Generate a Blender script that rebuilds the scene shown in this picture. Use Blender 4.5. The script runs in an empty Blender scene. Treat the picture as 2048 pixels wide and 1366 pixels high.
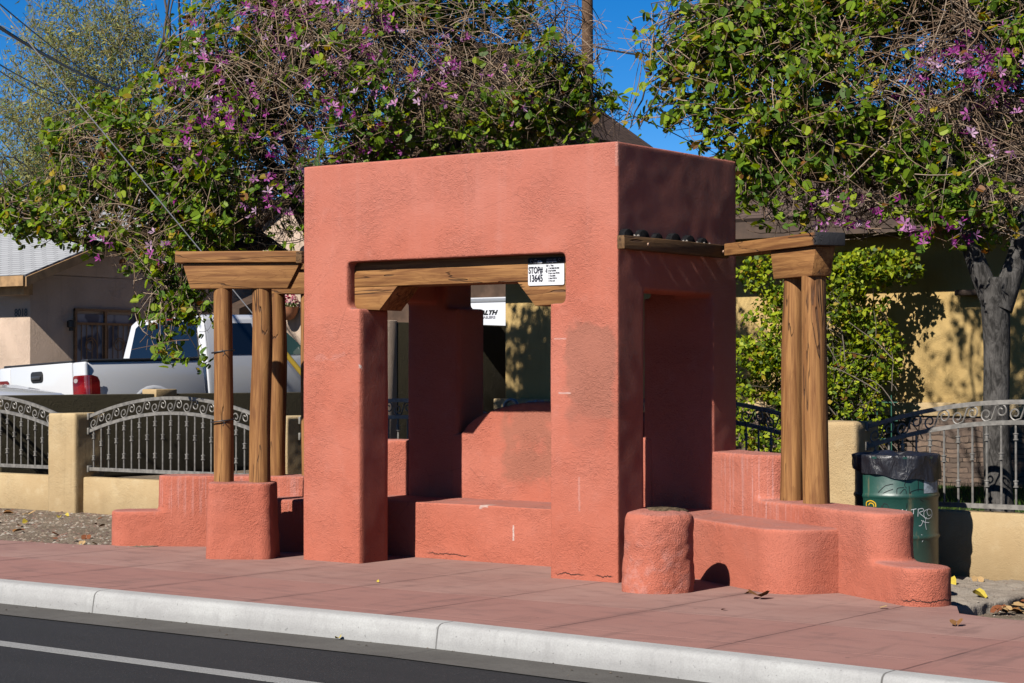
import bpy, bmesh, math, random
import numpy as np
from mathutils import Vector, Matrix, noise as mnoise, Euler
R = math.radians
sc = bpy.context.scene
col = sc.collection
rng = np.random.default_rng(7)
random.seed(5)

# ------------------------------------------------------------------ camera
PSI = R(53.6); PIT = math.atan(65/3982)
CAM = Vector((7.884, -11.976, 1.5))
fwd = Vector((-math.cos(PSI)*math.cos(PIT), math.sin(PSI)*math.cos(PIT), math.sin(PIT)))
right = Vector((math.sin(PSI), math.cos(PSI), 0))
up = right.cross(fwd)
cd = bpy.data.cameras.new('camera'); cam = bpy.data.objects.new('camera', cd); col.objects.link(cam)
m3 = Matrix((right, up, -fwd)).transposed()
cam.matrix_world = Matrix.Translation(CAM) @ m3.to_4x4()
cd.sensor_width = 36; cd.lens = 70.0; cd.clip_end = 3000; cd.clip_start = .1
sc.camera = cam

# ------------------------------------------------------------------ light
w = bpy.data.worlds.new('World'); sc.world = w; w.use_nodes = True
nt = w.node_tree; bg = nt.nodes['Background']
sky = nt.nodes.new('ShaderNodeTexSky'); sky.sky_type = 'NISHITA'; sky.sun_disc = False
SUN = Vector((0.008, -1, .82)).normalized()          # towards the sun
sky.sun_elevation = math.asin(SUN.z); sky.sun_rotation = math.atan2(SUN.x, SUN.y)
sky.altitude = 0; sky.air_density = .55; sky.dust_density = 0; sky.ozone_density = 2.5
hs = nt.nodes.new('ShaderNodeHueSaturation'); hs.inputs['Saturation'].default_value = 1.42; hs.inputs['Hue'].default_value = .504
nt.links.new(sky.outputs[0], hs.inputs['Color']); nt.links.new(hs.outputs[0], bg.inputs[0])
bg.inputs[1].default_value = .05
sd = bpy.data.lights.new('sun', 'SUN'); sd.energy = 5.0; sd.angle = R(.5); sd.color = (1, .95, .87)
so = bpy.data.objects.new('sun', sd); col.objects.link(so)
so.rotation_euler = SUN.to_track_quat('Z', 'Y').to_euler(); so.location = (0, -20, 20)
vs = sc.view_settings; vs.view_transform = 'Standard'; vs.look = 'None'; vs.exposure = 1.29; vs.gamma = 1

# ------------------------------------------------------------------ materials
class N:
    """thin helper round a material's node tree"""
    def __init__(s, name, rough=.85, spec=.3, metal=0):
        s.m = bpy.data.materials.new(name); s.m.use_nodes = True
        s.t = s.m.node_tree; s.b = s.t.nodes['Principled BSDF']
        s.b.inputs['Roughness'].default_value = rough; s.b.inputs['Metallic'].default_value = metal
        s.b.inputs['Specular IOR Level'].default_value = spec
        s.tc = s.t.nodes.new('ShaderNodeTexCoord'); s.geo = s.t.nodes.new('ShaderNodeNewGeometry')
        s.h = None
    def n(s, typ, **kw):
        x = s.t.nodes.new(typ)
        for k, v in kw.items(): setattr(x, k, v)
        return x
    def l(s, a, b): s.t.links.new(a, b)
    def val(s, sock, v):
        if hasattr(v, 'is_output'): s.l(v, sock)
        else: sock.default_value = v
    def co(s, world=False, scale=(1, 1, 1), loc=(0, 0, 0)):
        mp = s.n('ShaderNodeMapping'); s.l(s.geo.outputs['Position'] if world else s.tc.outputs['Object'], mp.inputs[0])
        mp.inputs['Scale'].default_value = scale; mp.inputs['Location'].default_value = loc
        return mp.outputs[0]
    def noise(s, scale, detail=4, rough=.55, vec=None, dist=0):
        x = s.n('ShaderNodeTexNoise'); x.inputs['Scale'].default_value = scale; x.inputs['Detail'].default_value = detail
        x.inputs['Roughness'].default_value = rough; x.inputs['Distortion'].default_value = dist
        s.l(vec or s.co(), x.inputs['Vector']); return x.outputs['Fac']
    def vor(s, scale, vec=None, feature='F1', out='Distance'):
        x = s.n('ShaderNodeTexVoronoi'); x.feature = feature; x.inputs['Scale'].default_value = scale
        s.l(vec or s.co(), x.inputs['Vector']); return x.outputs[out]
    def ramp(s, fac, lo, hi, a=0., b=1.):
        x = s.n('ShaderNodeMapRange'); x.interpolation_type = 'SMOOTHSTEP'; s.l(fac, x.inputs[0])
        for i, v in enumerate((lo, hi, a, b)): x.inputs[i+1].default_value = v
        return x.outputs[0]
    def math(s, op, a, b=0., c=0.):
        x = s.n('ShaderNodeMath', operation=op)
        s.val(x.inputs[0], a); s.val(x.inputs[1], b); s.val(x.inputs[2], c); return x.outputs[0]
    def mix(s, f, a, b, mode='MIX'):
        x = s.n('ShaderNodeMix', data_type='RGBA', blend_type=mode)
        s.val(x.inputs[0], f)
        for k, v in ((6, a), (7, b)):
            if hasattr(v, 'is_output'): s.l(v, x.inputs[k])
            else: x.inputs[k].default_value = (*v, 1)
        return x.outputs[2]
    def xyz(s, vec=None):
        x = s.n('ShaderNodeSeparateXYZ'); s.l(vec or s.geo.outputs['Position'], x.inputs[0]); return x.outputs
    def color(s, c):
        if hasattr(c, 'is_output'): s.l(c, s.b.inputs['Base Color'])
        else: s.b.inputs['Base Color'].default_value = (*c, 1)
    def rough(s, r): s.val(s.b.inputs['Roughness'], r)
    def bump(s, h, dist=.01, strength=1.):
        x = s.n('ShaderNodeBump'); x.inputs['Strength'].default_value = strength; x.inputs['Distance'].default_value = dist
        s.l(h, x.inputs['Height'])
        if s.h: s.l(s.h, x.inputs['Normal'])
        s.h = x.outputs[0]; s.l(s.h, s.b.inputs['Normal'])
    def box(s, x0, x1, y0, y1, z0, z1, soft=.02, warp=0., P=None):
        """soft box mask in world space with noisy edges"""
        p = s.xyz()
        wn = s.math('MULTIPLY', s.math('SUBTRACT', s.noise(6, 3, vec=s.co(True)), .5), warp)
        f = None
        for i, (a, b) in enumerate(((x0, x1), (y0, y1), (z0, z1))):
            q = s.math('ADD', p[i], wn)
            g = s.math('MULTIPLY', s.ramp(q, a-soft, a+soft), s.ramp(q, b-soft, b+soft, 1., 0.))
            f = g if f is None else s.math('MULTIPLY', f, g)
        return f
def simple(name, c, rough=.6, spec=.4, metal=0, var=0., scale=8, bump=0.):
    k = N(name, rough, spec, metal)
    if var:
        f = k.ramp(k.noise(scale, 5), .35, .65)
        k.color(k.mix(f, tuple(v*(1-var) for v in c), tuple(min(1, v*(1+var)) for v in c)))
    else: k.color(c)
    if bump: k.bump(k.noise(scale*6, 4), bump)
    return k.m

def stucco_mat(name, c, dark, light, bump=.011, shelter=False):
    k = N(name, .9, .25)
    v = k.co(True)
    big = k.noise(1.3, 5, .6, v); mid = k.noise(7, 4, .6, v)
    c1 = k.mix(k.ramp(big, .32, .7), dark, c)
    c1 = k.mix(k.math('MULTIPLY', k.ramp(mid, .5, .75), .45), c1, light); c1 = k.mix(k.math('MULTIPLY', k.ramp(k.noise(.55, 4, .6, k.co(True, (1, 1, .5), (2, 9, 3))), .45, .7), .3), c1, tuple(q*.86 for q in dark))
    p = k.xyz()
    if shelter:
        # redder fresh paint near the base, bleached higher up
        c1 = k.mix(k.math('MULTIPLY', k.ramp(k.math('ADD', p[2], k.math('MULTIPLY', big, .9)), .55, 1.35, 1., 0.), .55), c1, (.54, .142, .082))
        top = k.math('MULTIPLY', k.ramp(p[2], 2.2, 3.0), .3); c1 = k.mix(top, c1, (.58, .215, .168))
        # painted-over rectangles
        for bx, cc, f in (((-.43, -.02, -.1, .1, 1.18, 1.86), (.40, .155, .105), .8), ((-2.02, -1.0, 1.1, 1.36, .62, 1.35), (.42, .155, .10), .85), ((-.45, -.1, -.1, .1, .95, 1.25), (.45, .15, .1), .5)):
            c1 = k.mix(k.math('MULTIPLY', k.box(*bx, soft=.035, warp=.3), f), c1, cc)
        # pale run-off streaks down the wing walls
        st = k.noise(1, 3, .6, k.co(True, (38, 38, .5)))
        for s_, bx in ((.55, (.05, .8, .7, 1.4, .42, .88)), (.4, (.5, 1.2, .2, .95, .42, .6)), (.35, (-5.2, -3.2, .1, 1.4, .3, .62))):
            c1 = k.mix(k.math('MULTIPLY', k.math('MULTIPLY', k.ramp(st, .52, .66), k.box(*bx, soft=.08)), s_), c1, (.66, .36, .33))
        # lime bloom low on the stump
        wl = k.math('MULTIPLY', k.ramp(k.noise(14, 4, .6, v), .45, .65), k.box(.2, .8, -.6, .0, -.1, .36, soft=.12))
        c1 = k.mix(k.math('MULTIPLY', wl, .22), c1, (.64, .40, .37))
        ro = k.math('MULTIPLY', k.ramp(k.noise(1, 4, .6, k.co(True, (11, 11, .55), (1, 2, 3))), .5, .72), k.ramp(p[2], 1.7, 3.1)); c1 = k.mix(k.math('MULTIPLY', ro, .16), c1, (.66, .30, .25))
        hv = k.vor(1.5, k.co(True, (1, 1, 1), (0, 0, .3)), 'DISTANCE_TO_EDGE'); hc = k.math('MULTIPLY', k.ramp(k.math('ADD', hv, k.math('MULTIPLY', k.noise(14, 4, .7, v), .02)), .011, .014, 1., 0.), k.ramp(k.noise(1.1, 2, .5, k.co(True, (1, 1, 1), (6, 2, 1))), .56, .62)); c1 = k.mix(k.math('MULTIPLY', hc, .35), c1, (.22, .07, .05))
        # scuffed arrises and dusty, greyed tops
        nz = k.xyz(k.geo.outputs['Normal'])[2]
        c1 = k.mix(k.math('MULTIPLY', k.ramp(nz, .55, .95), k.ramp(mid, .3, .7, .35, .8)), c1, (.42, .19, .16))
        # scrapes, chips and cracks with a shape of their own
        for bx, cc, f, wp in (((-.52, -.41, -.2, .02, 1.357, 1.366), (.75, .55, .5), .8, .012), ((-.56, -.45, -.2, .02, 1.755, 1.763), (.72, .5, .45), .6, .012),
                          ((-.345, -.33, -.2, .02, .5, .75), (.68, .42, .38), .35, .03), ((-1.46, -1.445, .6, .8, .18, .30), (.72, .62, .57), .8, .03),
                          ((-2.462, -2.435, -.2, .02, 1.535, 1.57), (.7, .62, .58), .8, .06), ((-.02, .01, -.2, .02, 3.0, 3.17), (.72, .42, .36), .35, .006),
                          ((-1.78, -1.70, .6, .8, .435, .456), (.6, .5, .45), .7, .06), ((-2.9, -2.62, -.2, .02, 1.62, 1.66), (.66, .33, .29), .22, .1)):
            c1 = k.mix(k.math('MULTIPLY', k.box(*bx, soft=.006, warp=wp*2), f), c1, cc)
        cr = k.math('ABSOLUTE', k.math('SUBTRACT', k.math('ADD', p[2], k.math('MULTIPLY', k.noise(9, 5, .7, k.co(True, (1, 1, .2))), .09)), .085))
        crm = k.math('MULTIPLY', k.ramp(cr, .002, .007, 1., 0.), k.math('MAXIMUM', k.math('MAXIMUM', k.box(-.54, -.30, -.1, .05, -.1, .2, soft=.03), k.box(-.19, -.05, -.1, .05, -.1, .2, soft=.02)), k.math('MAXIMUM', k.box(2.25, 2.62, -.4, .3, -.1, .2, soft=.03), k.box(-2.3, -1.9, .6, .8, -.1, .2, soft=.05))))
        c1 = k.mix(crm, c1, (.06, .02, .015))
        k.bump(crm, .012, -1)
    else:
        g = k.math('MULTIPLY', k.ramp(k.math('ADD', p[2], k.math('MULTIPLY', mid, .3)), .1, .5, 1., 0.), .5)
        c1 = k.mix(g, c1, tuple(v_*.72 for v_ in dark))
        st = k.noise(1, 4, .6, k.co(True, (9, 9, .6)))
        c1 = k.mix(k.math('MULTIPLY', k.ramp(st, .55, .75), .3), c1, tuple(v_*.6 for v_ in dark))
    k.color(c1)
    fine = k.noise(95, 3, .6, v); trow = k.noise(26, 4, .55, v, .3)
    gr = k.ramp(k.noise(150, 2, .5, v), .5, .72)
    pat = k.ramp(k.noise(2.1, 3, .6, k.co(True, (1, 1, 1), (4, 1, 7))), .38, .66, .25, 1.)
    k.bump(k.math('MULTIPLY', pat, k.math('ADD', k.ramp(fine, .35, .75), k.math('MULTIPLY', k.ramp(trow, .42, .62), .7))), bump*.85, .75)
    k.bump(gr, bump*.5, .7)
    return k.m
PINK = stucco_mat('coral stucco', (.60, .196, .132), (.555, .16, .10), (.61, .224, .165), .0065, True)
TAN = stucco_mat('tan stucco', (.60, .45, .25), (.50, .35, .18), (.64, .51, .31), .004)
CREAM = stucco_mat('beige house stucco', (.70, .53, .41), (.62, .47, .36), (.74, .58, .46), .009)
YELLOW = stucco_mat('ochre wall stucco', (.60, .42, .17), (.55, .37, .14), (.62, .455, .205), .004)
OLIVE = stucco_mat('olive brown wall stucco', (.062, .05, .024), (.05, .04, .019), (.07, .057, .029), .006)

def wood_mat(name, axis, c=(.43, .21, .068), d=(.19, .072, .02), char=None):
    k = N(name, .8, .25)
    def sc_(a, b): q = [b, b, b]; q[axis] = a; return tuple(q)
    g = k.noise(1, 5, .65, k.co(False, sc_(1.6, 34)), .4)
    b = k.noise(1, 3, .5, k.co(False, sc_(.7, 7)), .8)
    ring = k.math('FRACT', k.math('MULTIPLY', k.noise(1, 2, .5, k.co(False, sc_(.9, 5)), 1.0), 9))
    ringl = k.ramp(ring, .0, .35, 1., 0.)
    cc = k.mix(k.ramp(g, .35, .7), d, c)
    cc = k.mix(k.math('MULTIPLY', k.ramp(b, .4, .7), .45), cc, tuple(v*1.25 for v in c))
    cc = k.mix(k.math('MULTIPLY', ringl, .28), cc, d)
    kn = k.vor(1, k.co(False, sc_(1.7, 5.2), (.3, .2, .1)))
    kn = k.ramp(kn, .05, .16, 1., 0.)
    cc = k.mix(k.math('MULTIPLY', kn, .75), cc, (.16, .06, .018))
    ck = k.math('ABSOLUTE', k.math('SUBTRACT', k.noise(1, 3, .55, k.co(False, sc_(.55, 6.5), (5, 1, 2)), .5), .5))
    ckm = k.math('MULTIPLY', k.ramp(ck, .003, .010, 1., 0.), k.ramp(k.noise(1, 2, .5, k.co(False, sc_(.8, 3), (9, 4, 7))), .44, .52))
    cc = k.mix(k.math('MULTIPLY', ckm, .8), cc, (.075, .032, .014))
    if char:
        p = k.xyz(k.tc.outputs['Object'])
        ch = k.ramp(k.math('ADD', p[0], k.math('MULTIPLY', k.noise(9, 4), .16)), char, char+.08)
        cc = k.mix(ch, cc, (.022, .022, .026))
    k.color(cc)
    k.bump(k.math('ADD', k.math('MULTIPLY', g, .6), k.math('MULTIPLY', ckm, -3)), .006, .8)
    k.bump(ringl, .002, .5)
    return k.m
LOG = wood_mat('weathered log wood', 2); BEAM = wood_mat('stained beam wood', 0)
CHARRED = wood_mat('beam wood with charred end', 0, char=.37)
DIMWOOD = wood_mat('old brown beam wood', 1, (.20, .105, .04), (.10, .05, .018))

def concrete_mat(name, c, d, bump=.004, joint=None, pits=True):
    k = N(name, .9, .25); v = k.co(True)
    f = k.noise(2.2, 6, .65, v); g = k.noise(90, 2, .5, v)
    cc = k.mix(k.ramp(f, .3, .7), d, c); cc = k.mix(k.math('MULTIPLY', k.ramp(g, .3, .75), .25), cc, tuple(x*.6 for x in d))
    if joint:
        p = k.xyz(); fr = k.math('FRACT', k.math('DIVIDE', k.math('ADD', p[0], joint[1]+joint[0]*50), joint[0]))
        e = k.math('ABSOLUTE', k.math('SUBTRACT', fr, .5))
        jm = k.ramp(e, .003/joint[0], .009/joint[0], 1., 0.)
        cc = k.mix(k.math('MULTIPLY', jm, .8), cc, (.06, .055, .05)); k.bump(jm, .02, -1)
    st = k.noise(1, 4, .6, k.co(True, (14, 14, 1.2))); cc = k.mix(k.math('MULTIPLY', k.ramp(st, .5, .72), .28), cc, tuple(x*.62 for x in d))
    if joint:
        zz = k.xyz()[2]; sc1 = k.math('MULTIPLY', k.ramp(k.math('ADD', zz, k.math('MULTIPLY', k.noise(6, 4, .7, v), .12)), -.06, .0, 1., 0.), .35); cc = k.mix(sc1, cc, tuple(x*.6 for x in d))
    if pits:
        pt = k.ramp(k.noise(38, 2, .5, v), .68, .74); cc = k.mix(k.math('MULTIPLY', pt, .5), cc, tuple(x*.35 for x in d))
    k.color(cc); k.bump(k.math('ADD', f, k.math('MULTIPLY', g, .5)), bump, .8)
    return k.m
KERB = concrete_mat('kerb concrete', (.50, .50, .49), (.42, .415, .41), .004, (3.03, -.42+1.515))
GUTTER = concrete_mat('gutter concrete', (.17, .16, .145), (.11, .102, .092), .004, (3.03, -.42+1.515))
SLAB = concrete_mat('aggregate concrete', (.40, .345, .285), (.27, .22, .175), .016)

def sidewalk_mat():
    k = N('red tinted sidewalk concrete', .85, .3); v = k.co(True); p = k.xyz()
    f = k.noise(.9, 6, .65, v); m = k.noise(5, 5, .65, k.co(True, (.5, 1.4, 1))); g = k.noise(110, 2, .5, v)
    cc = k.mix(k.ramp(f, .3, .7), (.335, .172, .142), (.405, .24, .202))
    fr = k.ramp(p[1], -1.30, -1.24, 1., 0.); cc = k.mix(k.math('MULTIPLY', fr, .6), cc, (.345, .148, .122))
    # each bay its own tone
    bay = k.n('ShaderNodeTexWhiteNoise', noise_dimensions='2D'); cmb = k.n('ShaderNodeCombineXYZ')
    k.l(k.math('FLOOR', k.math('DIVIDE', k.math('SUBTRACT', p[0], 1.07), 1.2)), cmb.inputs[0]); k.l(k.math('FLOOR', k.math('DIVIDE', k.math('ADD', p[1], 1.27), 1.0)), cmb.inputs[1]); k.l(cmb.outputs[0], bay.inputs['Vector'])
    cc = k.mix(k.math('MULTIPLY', bay.outputs['Value'], .22), cc, (.25, .13, .115))
    dirt = k.ramp(m, .48, .68); cc = k.mix(k.math('MULTIPLY', dirt, .5), cc, (.19, .10, .09))
    cc = k.mix(k.math('MULTIPLY', k.ramp(g, .35, .7), .18), cc, (.45, .26, .22))
    sp = k.ramp(k.vor(2.6, k.co(True, (1, 1, 1), (.4, .2, 0))), .025, .05, 1., 0.); cc = k.mix(k.math('MULTIPLY', sp, .55), cc, (.10, .06, .055))
    sm_ = k.math('MULTIPLY', k.ramp(k.noise(1, 4, .65, k.co(True, (5, .8, 1), (3, 1, 0))), .54, .7), .38); cc = k.mix(sm_, cc, (.15, .085, .075))
    wob = k.math('MULTIPLY', k.math('SUBTRACT', k.noise(7, 4, .6, v), .5), .015)
    def line(axis, period, off, wd):
        q = k.math('ADD', p[axis], wob); e = k.math('ABSOLUTE', k.math('SUBTRACT', k.math('FRACT', k.math('DIVIDE', k.math('ADD', q, 50*period-off+period/2), period)), .5))
        return k.ramp(e, wd/period, wd*2.6/period, 1., 0.)
    j1 = line(0, 1.2, 1.07, .0045); j2 = line(1, 1.0, -1.27, .0045)
    stain = k.math('MULTIPLY', line(0, 1.2, 1.07, .035), k.ramp(k.noise(1.6, 3, .5, k.co(True, (1, 1, 1), (8, 3, 0))), .4, .7))
    cc = k.mix(k.math('MULTIPLY', stain, .3), cc, (.11, .06, .055))
    cc = k.mix(k.math('MULTIPLY', j1, k.ramp(k.noise(3, 3, .5, v), .3, .6, .3, .8)), cc, (.10, .045, .04))
    cc = k.mix(k.math('MULTIPLY', j2, k.ramp(k.noise(2.3, 3, .5, v), .35, .6, .15, .6)), cc, (.46, .24, .2))
    k.color(cc); k.bump(k.math('SUBTRACT', k.math('MULTIPLY', g, .4), k.math('MAXIMUM', j1, j2)), .006, .7)
    return k.m
WALK = sidewalk_mat()
def asphalt_mat():
    k = N('asphalt', .85, .3); v = k.co(True)
    g = k.noise(75, 3, .7, v); f = k.noise(1.1, 5, .6, k.co(True, (.35, 1.6, 1)))
    cc = k.mix(k.ramp(f, .3, .7), (.009, .009, .010), (.0145, .014, .0155))
    cc = k.mix(k.ramp(g, .63, .70), cc, (.13, .125, .125)); k.color(cc); k.bump(g, .006, .9); return k.m
ASPHALT = asphalt_mat()
def paint_mat():
    k = N('worn road paint', .8, .3); v = k.co(True); g = k.noise(150, 3, .6, v); f = k.noise(3, 5, .6, v)
    k.color(k.mix(k.math('MULTIPLY', k.ramp(g, .5, .64), k.ramp(f, .3, .6, .5, 1.)), (.33, .33, .325), (.12, .12, .12))); k.bump(g, .003, .7); return k.m
def dirt_mat():
    k = N('dry dirt', .95, .15); v = k.co(True); f = k.noise(3, 6, .7, v); g = k.noise(45, 4, .7, v)
    cc = k.mix(k.ramp(f, .3, .7), (.22, .165, .115), (.36, .29, .215)); cc = k.mix(k.math('MULTIPLY', k.ramp(g, .45, .7), .6), cc, (.15, .11, .08)); k.color(cc); k.bump(g, .03, 1); return k.m
DIRT = dirt_mat()
IRON = simple('grey painted iron', (.24, .225, .205), .55, .4, .2, .25, 20)
BARK = None
def bark_mat(name, c, d):
    k = N(name, .9, .2); f = k.noise(1, 5, .7, k.co(True, (24, 24, 9)), .8); b = k.noise(4, 4, .6, k.co(True))
    cc = k.mix(k.ramp(f, .35, .65), d, c); cc = k.mix(k.math('MULTIPLY', k.ramp(b, .5, .7), .4), cc, tuple(x*1.5 for x in c)); k.color(cc); k.bump(f, .02, 1); return k.m
BARK = bark_mat('grey tree bark', (.11, .102, .095), (.022, .02, .018)); DARKBARK = bark_mat('dark limb bark', (.075, .06, .05), (.02, .016, .014))

def leaf_mat(name, trans=.4, spec=.35, rough=.45):
    m = bpy.data.materials.new(name); m.use_nodes = True; t = m.node_tree; b = t.nodes['Principled BSDF']
    a = t.nodes.new('ShaderNodeAttribute'); a.attribute_name = 'tone'
    t.links.new(a.outputs['Color'], b.inputs['Base Color']); b.inputs['Roughness'].default_value = rough; b.inputs['Specular IOR Level'].default_value = spec
    if trans:
        tr = t.nodes.new('ShaderNodeBsdfTranslucent'); mx = t.nodes.new('ShaderNodeMixShader'); mx.inputs[0].default_value = trans
        hv = t.nodes.new('ShaderNodeHueSaturation'); hv.inputs['Value'].default_value = 1.3; hv.inputs['Saturation'].default_value = 1.1; hv.inputs['Hue'].default_value = .49
        t.links.new(a.outputs['Color'], hv.inputs['Color']); t.links.new(hv.outputs[0], tr.inputs[0])
        t.links.new(b.outputs[0], mx.inputs[1]); t.links.new(tr.outputs[0], mx.inputs[2]); t.links.new(mx.outputs[0], t.nodes['Material Output'].inputs[0])
    return m
LEAF = leaf_mat('leaf', .45, .14, .5); TWIG = leaf_mat('twig bark', 0, .2, .9); PETAL = leaf_mat('petal', .3, .2, .6)
def glass_mat(name, c=(.02, .035, .05), rough=.06): return simple(name, c, rough, .6)

# ------------------------------------------------------------------ mesh helpers
class MB:
    def __init__(s): s.v = []; s.f = []; s.mi = []
    def add(s, v, f, m=0):
        o = len(s.v); s.v += [tuple(p) for p in v]; s.f += [tuple(i+o for i in q) for q in f]; s.mi += [m]*len(f); return s
    def box(s, x0, x1, y0, y1, z0, z1, m=0):
        v = [(x, y, z) for z in (z0, z1) for y in (y0, y1) for x in (x0, x1)]
        return s.add(v, [(0, 2, 3, 1), (4, 5, 7, 6), (0, 1, 5, 4), (2, 6, 7, 3), (0, 4, 6, 2), (1, 3, 7, 5)], m)
    def prism(s, poly, axis, a, b, m=0):
        """polygon in the two other axes (cyclic order), extruded along axis"""
        n = len(poly)
        def P(p, t):
            return (t, p[0], p[1]) if axis == 0 else (p[0], t, p[1]) if axis == 1 else (p[0], p[1], t)
        v = [P(p, a) for p in poly]+[P(p, b) for p in poly]
        f = [tuple(range(n-1, -1, -1)), tuple(range(n, 2*n))]+[(i, (i+1) % n, n+(i+1) % n, n+i) for i in range(n)]
        return s.add(v, f, m)
    def tube(s, pts, r, sides=8, m=0, caps=True):
        pts = [Vector(p) for p in pts]; n = len(pts)
        if not hasattr(r, '__len__'): r = [r]*n
        t0 = (pts[1]-pts[0]).normalized(); nx = t0.orthogonal().normalized(); v = []
        for i, p in enumerate(pts):
            t = (pts[min(i+1, n-1)]-pts[max(i-1, 0)]).normalized()
            nx = (nx-t*nx.dot(t)).normalized(); ny = t.cross(nx)
            for k in range(sides):
                a = 2*math.pi*k/sides; v.append(p+(nx*math.cos(a)+ny*math.sin(a))*r[i])
        f = [(i*sides+k, i*sides+(k+1) % sides, (i+1)*sides+(k+1) % sides, (i+1)*sides+k) for i in range(n-1) for k in range(sides)]
        if caps: f += [tuple(range(sides-1, -1, -1)), tuple((n-1)*sides+k for k in range(sides))]
        return s.add(v, f, m)
    def lathe(s, prof, segs=32, c=(0, 0, 0), m=0):
        v = [(c[0]+r*math.cos(2*math.pi*k/segs), c[1]+r*math.sin(2*math.pi*k/segs), c[2]+z) for r, z in prof for k in range(segs)]
        n = len(prof)
        f = [(i*segs+k, i*segs+(k+1) % segs, (i+1)*segs+(k+1) % segs, (i+1)*segs+k) for i in range(n-1) for k in range(segs)]
        f += [tuple(range(segs-1, -1, -1)), tuple((n-1)*segs+k for k in range(segs))]
        return s.add(v, f, m)
    def mesh(s, name, bevel=0., segs=2, smooth=35):
        me = bpy.data.meshes.new(name); me.from_pydata(s.v, [], s.f)
        me.polygons.foreach_set('material_index', s.mi)
        bm = bmesh.new(); bm.from_mesh(me)
        bmesh.ops.recalc_face_normals(bm, faces=bm.faces)
        if bevel:
            ed = [e for e in bm.edges if len(e.link_faces) == 2 and e.calc_face_angle(0) > R(28)]
            bmesh.ops.bevel(bm, geom=ed, offset=bevel, segments=segs, affect='EDGES', profile=.5, clamp_overlap=True)
        bm.to_mesh(me); bm.free()
        if smooth: me.shade_smooth(); me.set_sharp_from_angle(angle=R(smooth))
        return me
    def build(s, name, mats, parent=None, bevel=0., segs=2, smooth=35, loc=None, rot=None):
        me = s.mesh(name, bevel, segs, smooth)
        for x in (mats if isinstance(mats, (list, tuple)) else [mats]): me.materials.append(x)
        return link(name, me, parent, loc, rot)
def link(name, me, parent=None, loc=None, rot=None):
    o = bpy.data.objects.new(name, me); col.objects.link(o)
    if parent: o.parent = parent
    if loc is not None: o.location = loc
    if rot is not None: o.rotation_euler = rot
    return o
def tag(o, label=None, cat=None, group=None, kind=None):
    if label: o['label'] = label
    if cat: o['category'] = cat
    if group: o['group'] = group
    if kind: o['kind'] = kind
    return o
def thing(name, loc=(0, 0, 0), rot=None, label=None, cat=None, group=None):
    o = link(name, None, None, loc, rot); return tag(o, label, cat, group)
def copy_tree(o, parent=None):
    c = o.copy(); col.objects.link(c)
    if parent: c.parent = parent
    for ch in list(o.children): copy_tree(ch, c)
    return c
def remeshed(name, mb, mat, parent, vox=.02, smooth=2, disp=.005, dscale=3., loc=None, rot=None, seed=0):
    """one continuous mass of hand-trowelled render: volumes fused, arrises softened, surface slightly uneven"""
    me = mb.mesh(name, smooth=0); o = bpy.data.objects.new(name, me); col.objects.link(o)
    r = o.modifiers.new('r', 'REMESH'); r.mode = 'VOXEL'; r.voxel_size = vox
    sm = o.modifiers.new('s', 'SMOOTH'); sm.factor = .5; sm.iterations = smooth
    dg = bpy.context.evaluated_depsgraph_get(); dg.update()
    out = bpy.data.meshes.new_from_object(o.evaluated_get(dg)); bpy.data.objects.remove(o)
    n = len(out.vertices); co = np.empty(n*3, 'f'); no = np.empty(n*3, 'f')
    out.vertices.foreach_get('co', co); out.vertex_normals.foreach_get('vector', no)
    co = co.reshape(-1, 3); no = no.reshape(-1, 3); d = np.empty((n, 1), 'f')
    for i in range(n):
        p = Vector(co[i])*dscale; p.x += seed
        d[i] = mnoise.noise(p)*disp+mnoise.noise(p*4)*disp*.35
    out.vertices.foreach_set('co', (co+no*d).ravel().astype('f')); out.update()
    out.shade_smooth(); out.materials.clear(); out.materials.append(mat); out.name = name
    return link(name, out, parent, loc, rot)
def text(name, body, size, mat, parent, loc, rot, bold=0., sx=1., shear=0., align='LEFT', extr=.0008):
    cu = bpy.data.curves.new(name, 'FONT'); cu.body = body; cu.size = size; cu.offset = bold; cu.extrude = extr; cu.shear = shear; cu.align_x = align
    o = bpy.data.objects.new(name, cu); col.objects.link(o); dg = bpy.context.evaluated_depsgraph_get(); dg.update()
    me = bpy.data.meshes.new_from_object(o.evaluated_get(dg)); bpy.data.objects.remove(o)
    me.transform(Matrix.Diagonal((sx, 1, 1, 1))); me.materials.clear(); me.materials.append(mat); me.name = name
    return link(name, me, parent, loc, rot)
def rrect(x0, x1, y0, y1, r, n=6, corners=(1, 1, 1, 1)):
    pts = []
    for (cx, cy, a0, on) in ((x1-r, y0+r, -90, corners[0]), (x1-r, y1-r, 0, corners[1]), (x0+r, y1-r, 90, corners[2]), (x0+r, y0+r, 180, corners[3])):
        if on: pts += [(cx+r*math.cos(R(a0+90*i/n)), cy+r*math.sin(R(a0+90*i/n))) for i in range(n+1)]
        else: pts.append((cx+r*(1 if a0 in (-90, 0) else -1), cy+r*(1 if a0 in (0, 90) else -1)))
    return pts

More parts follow.
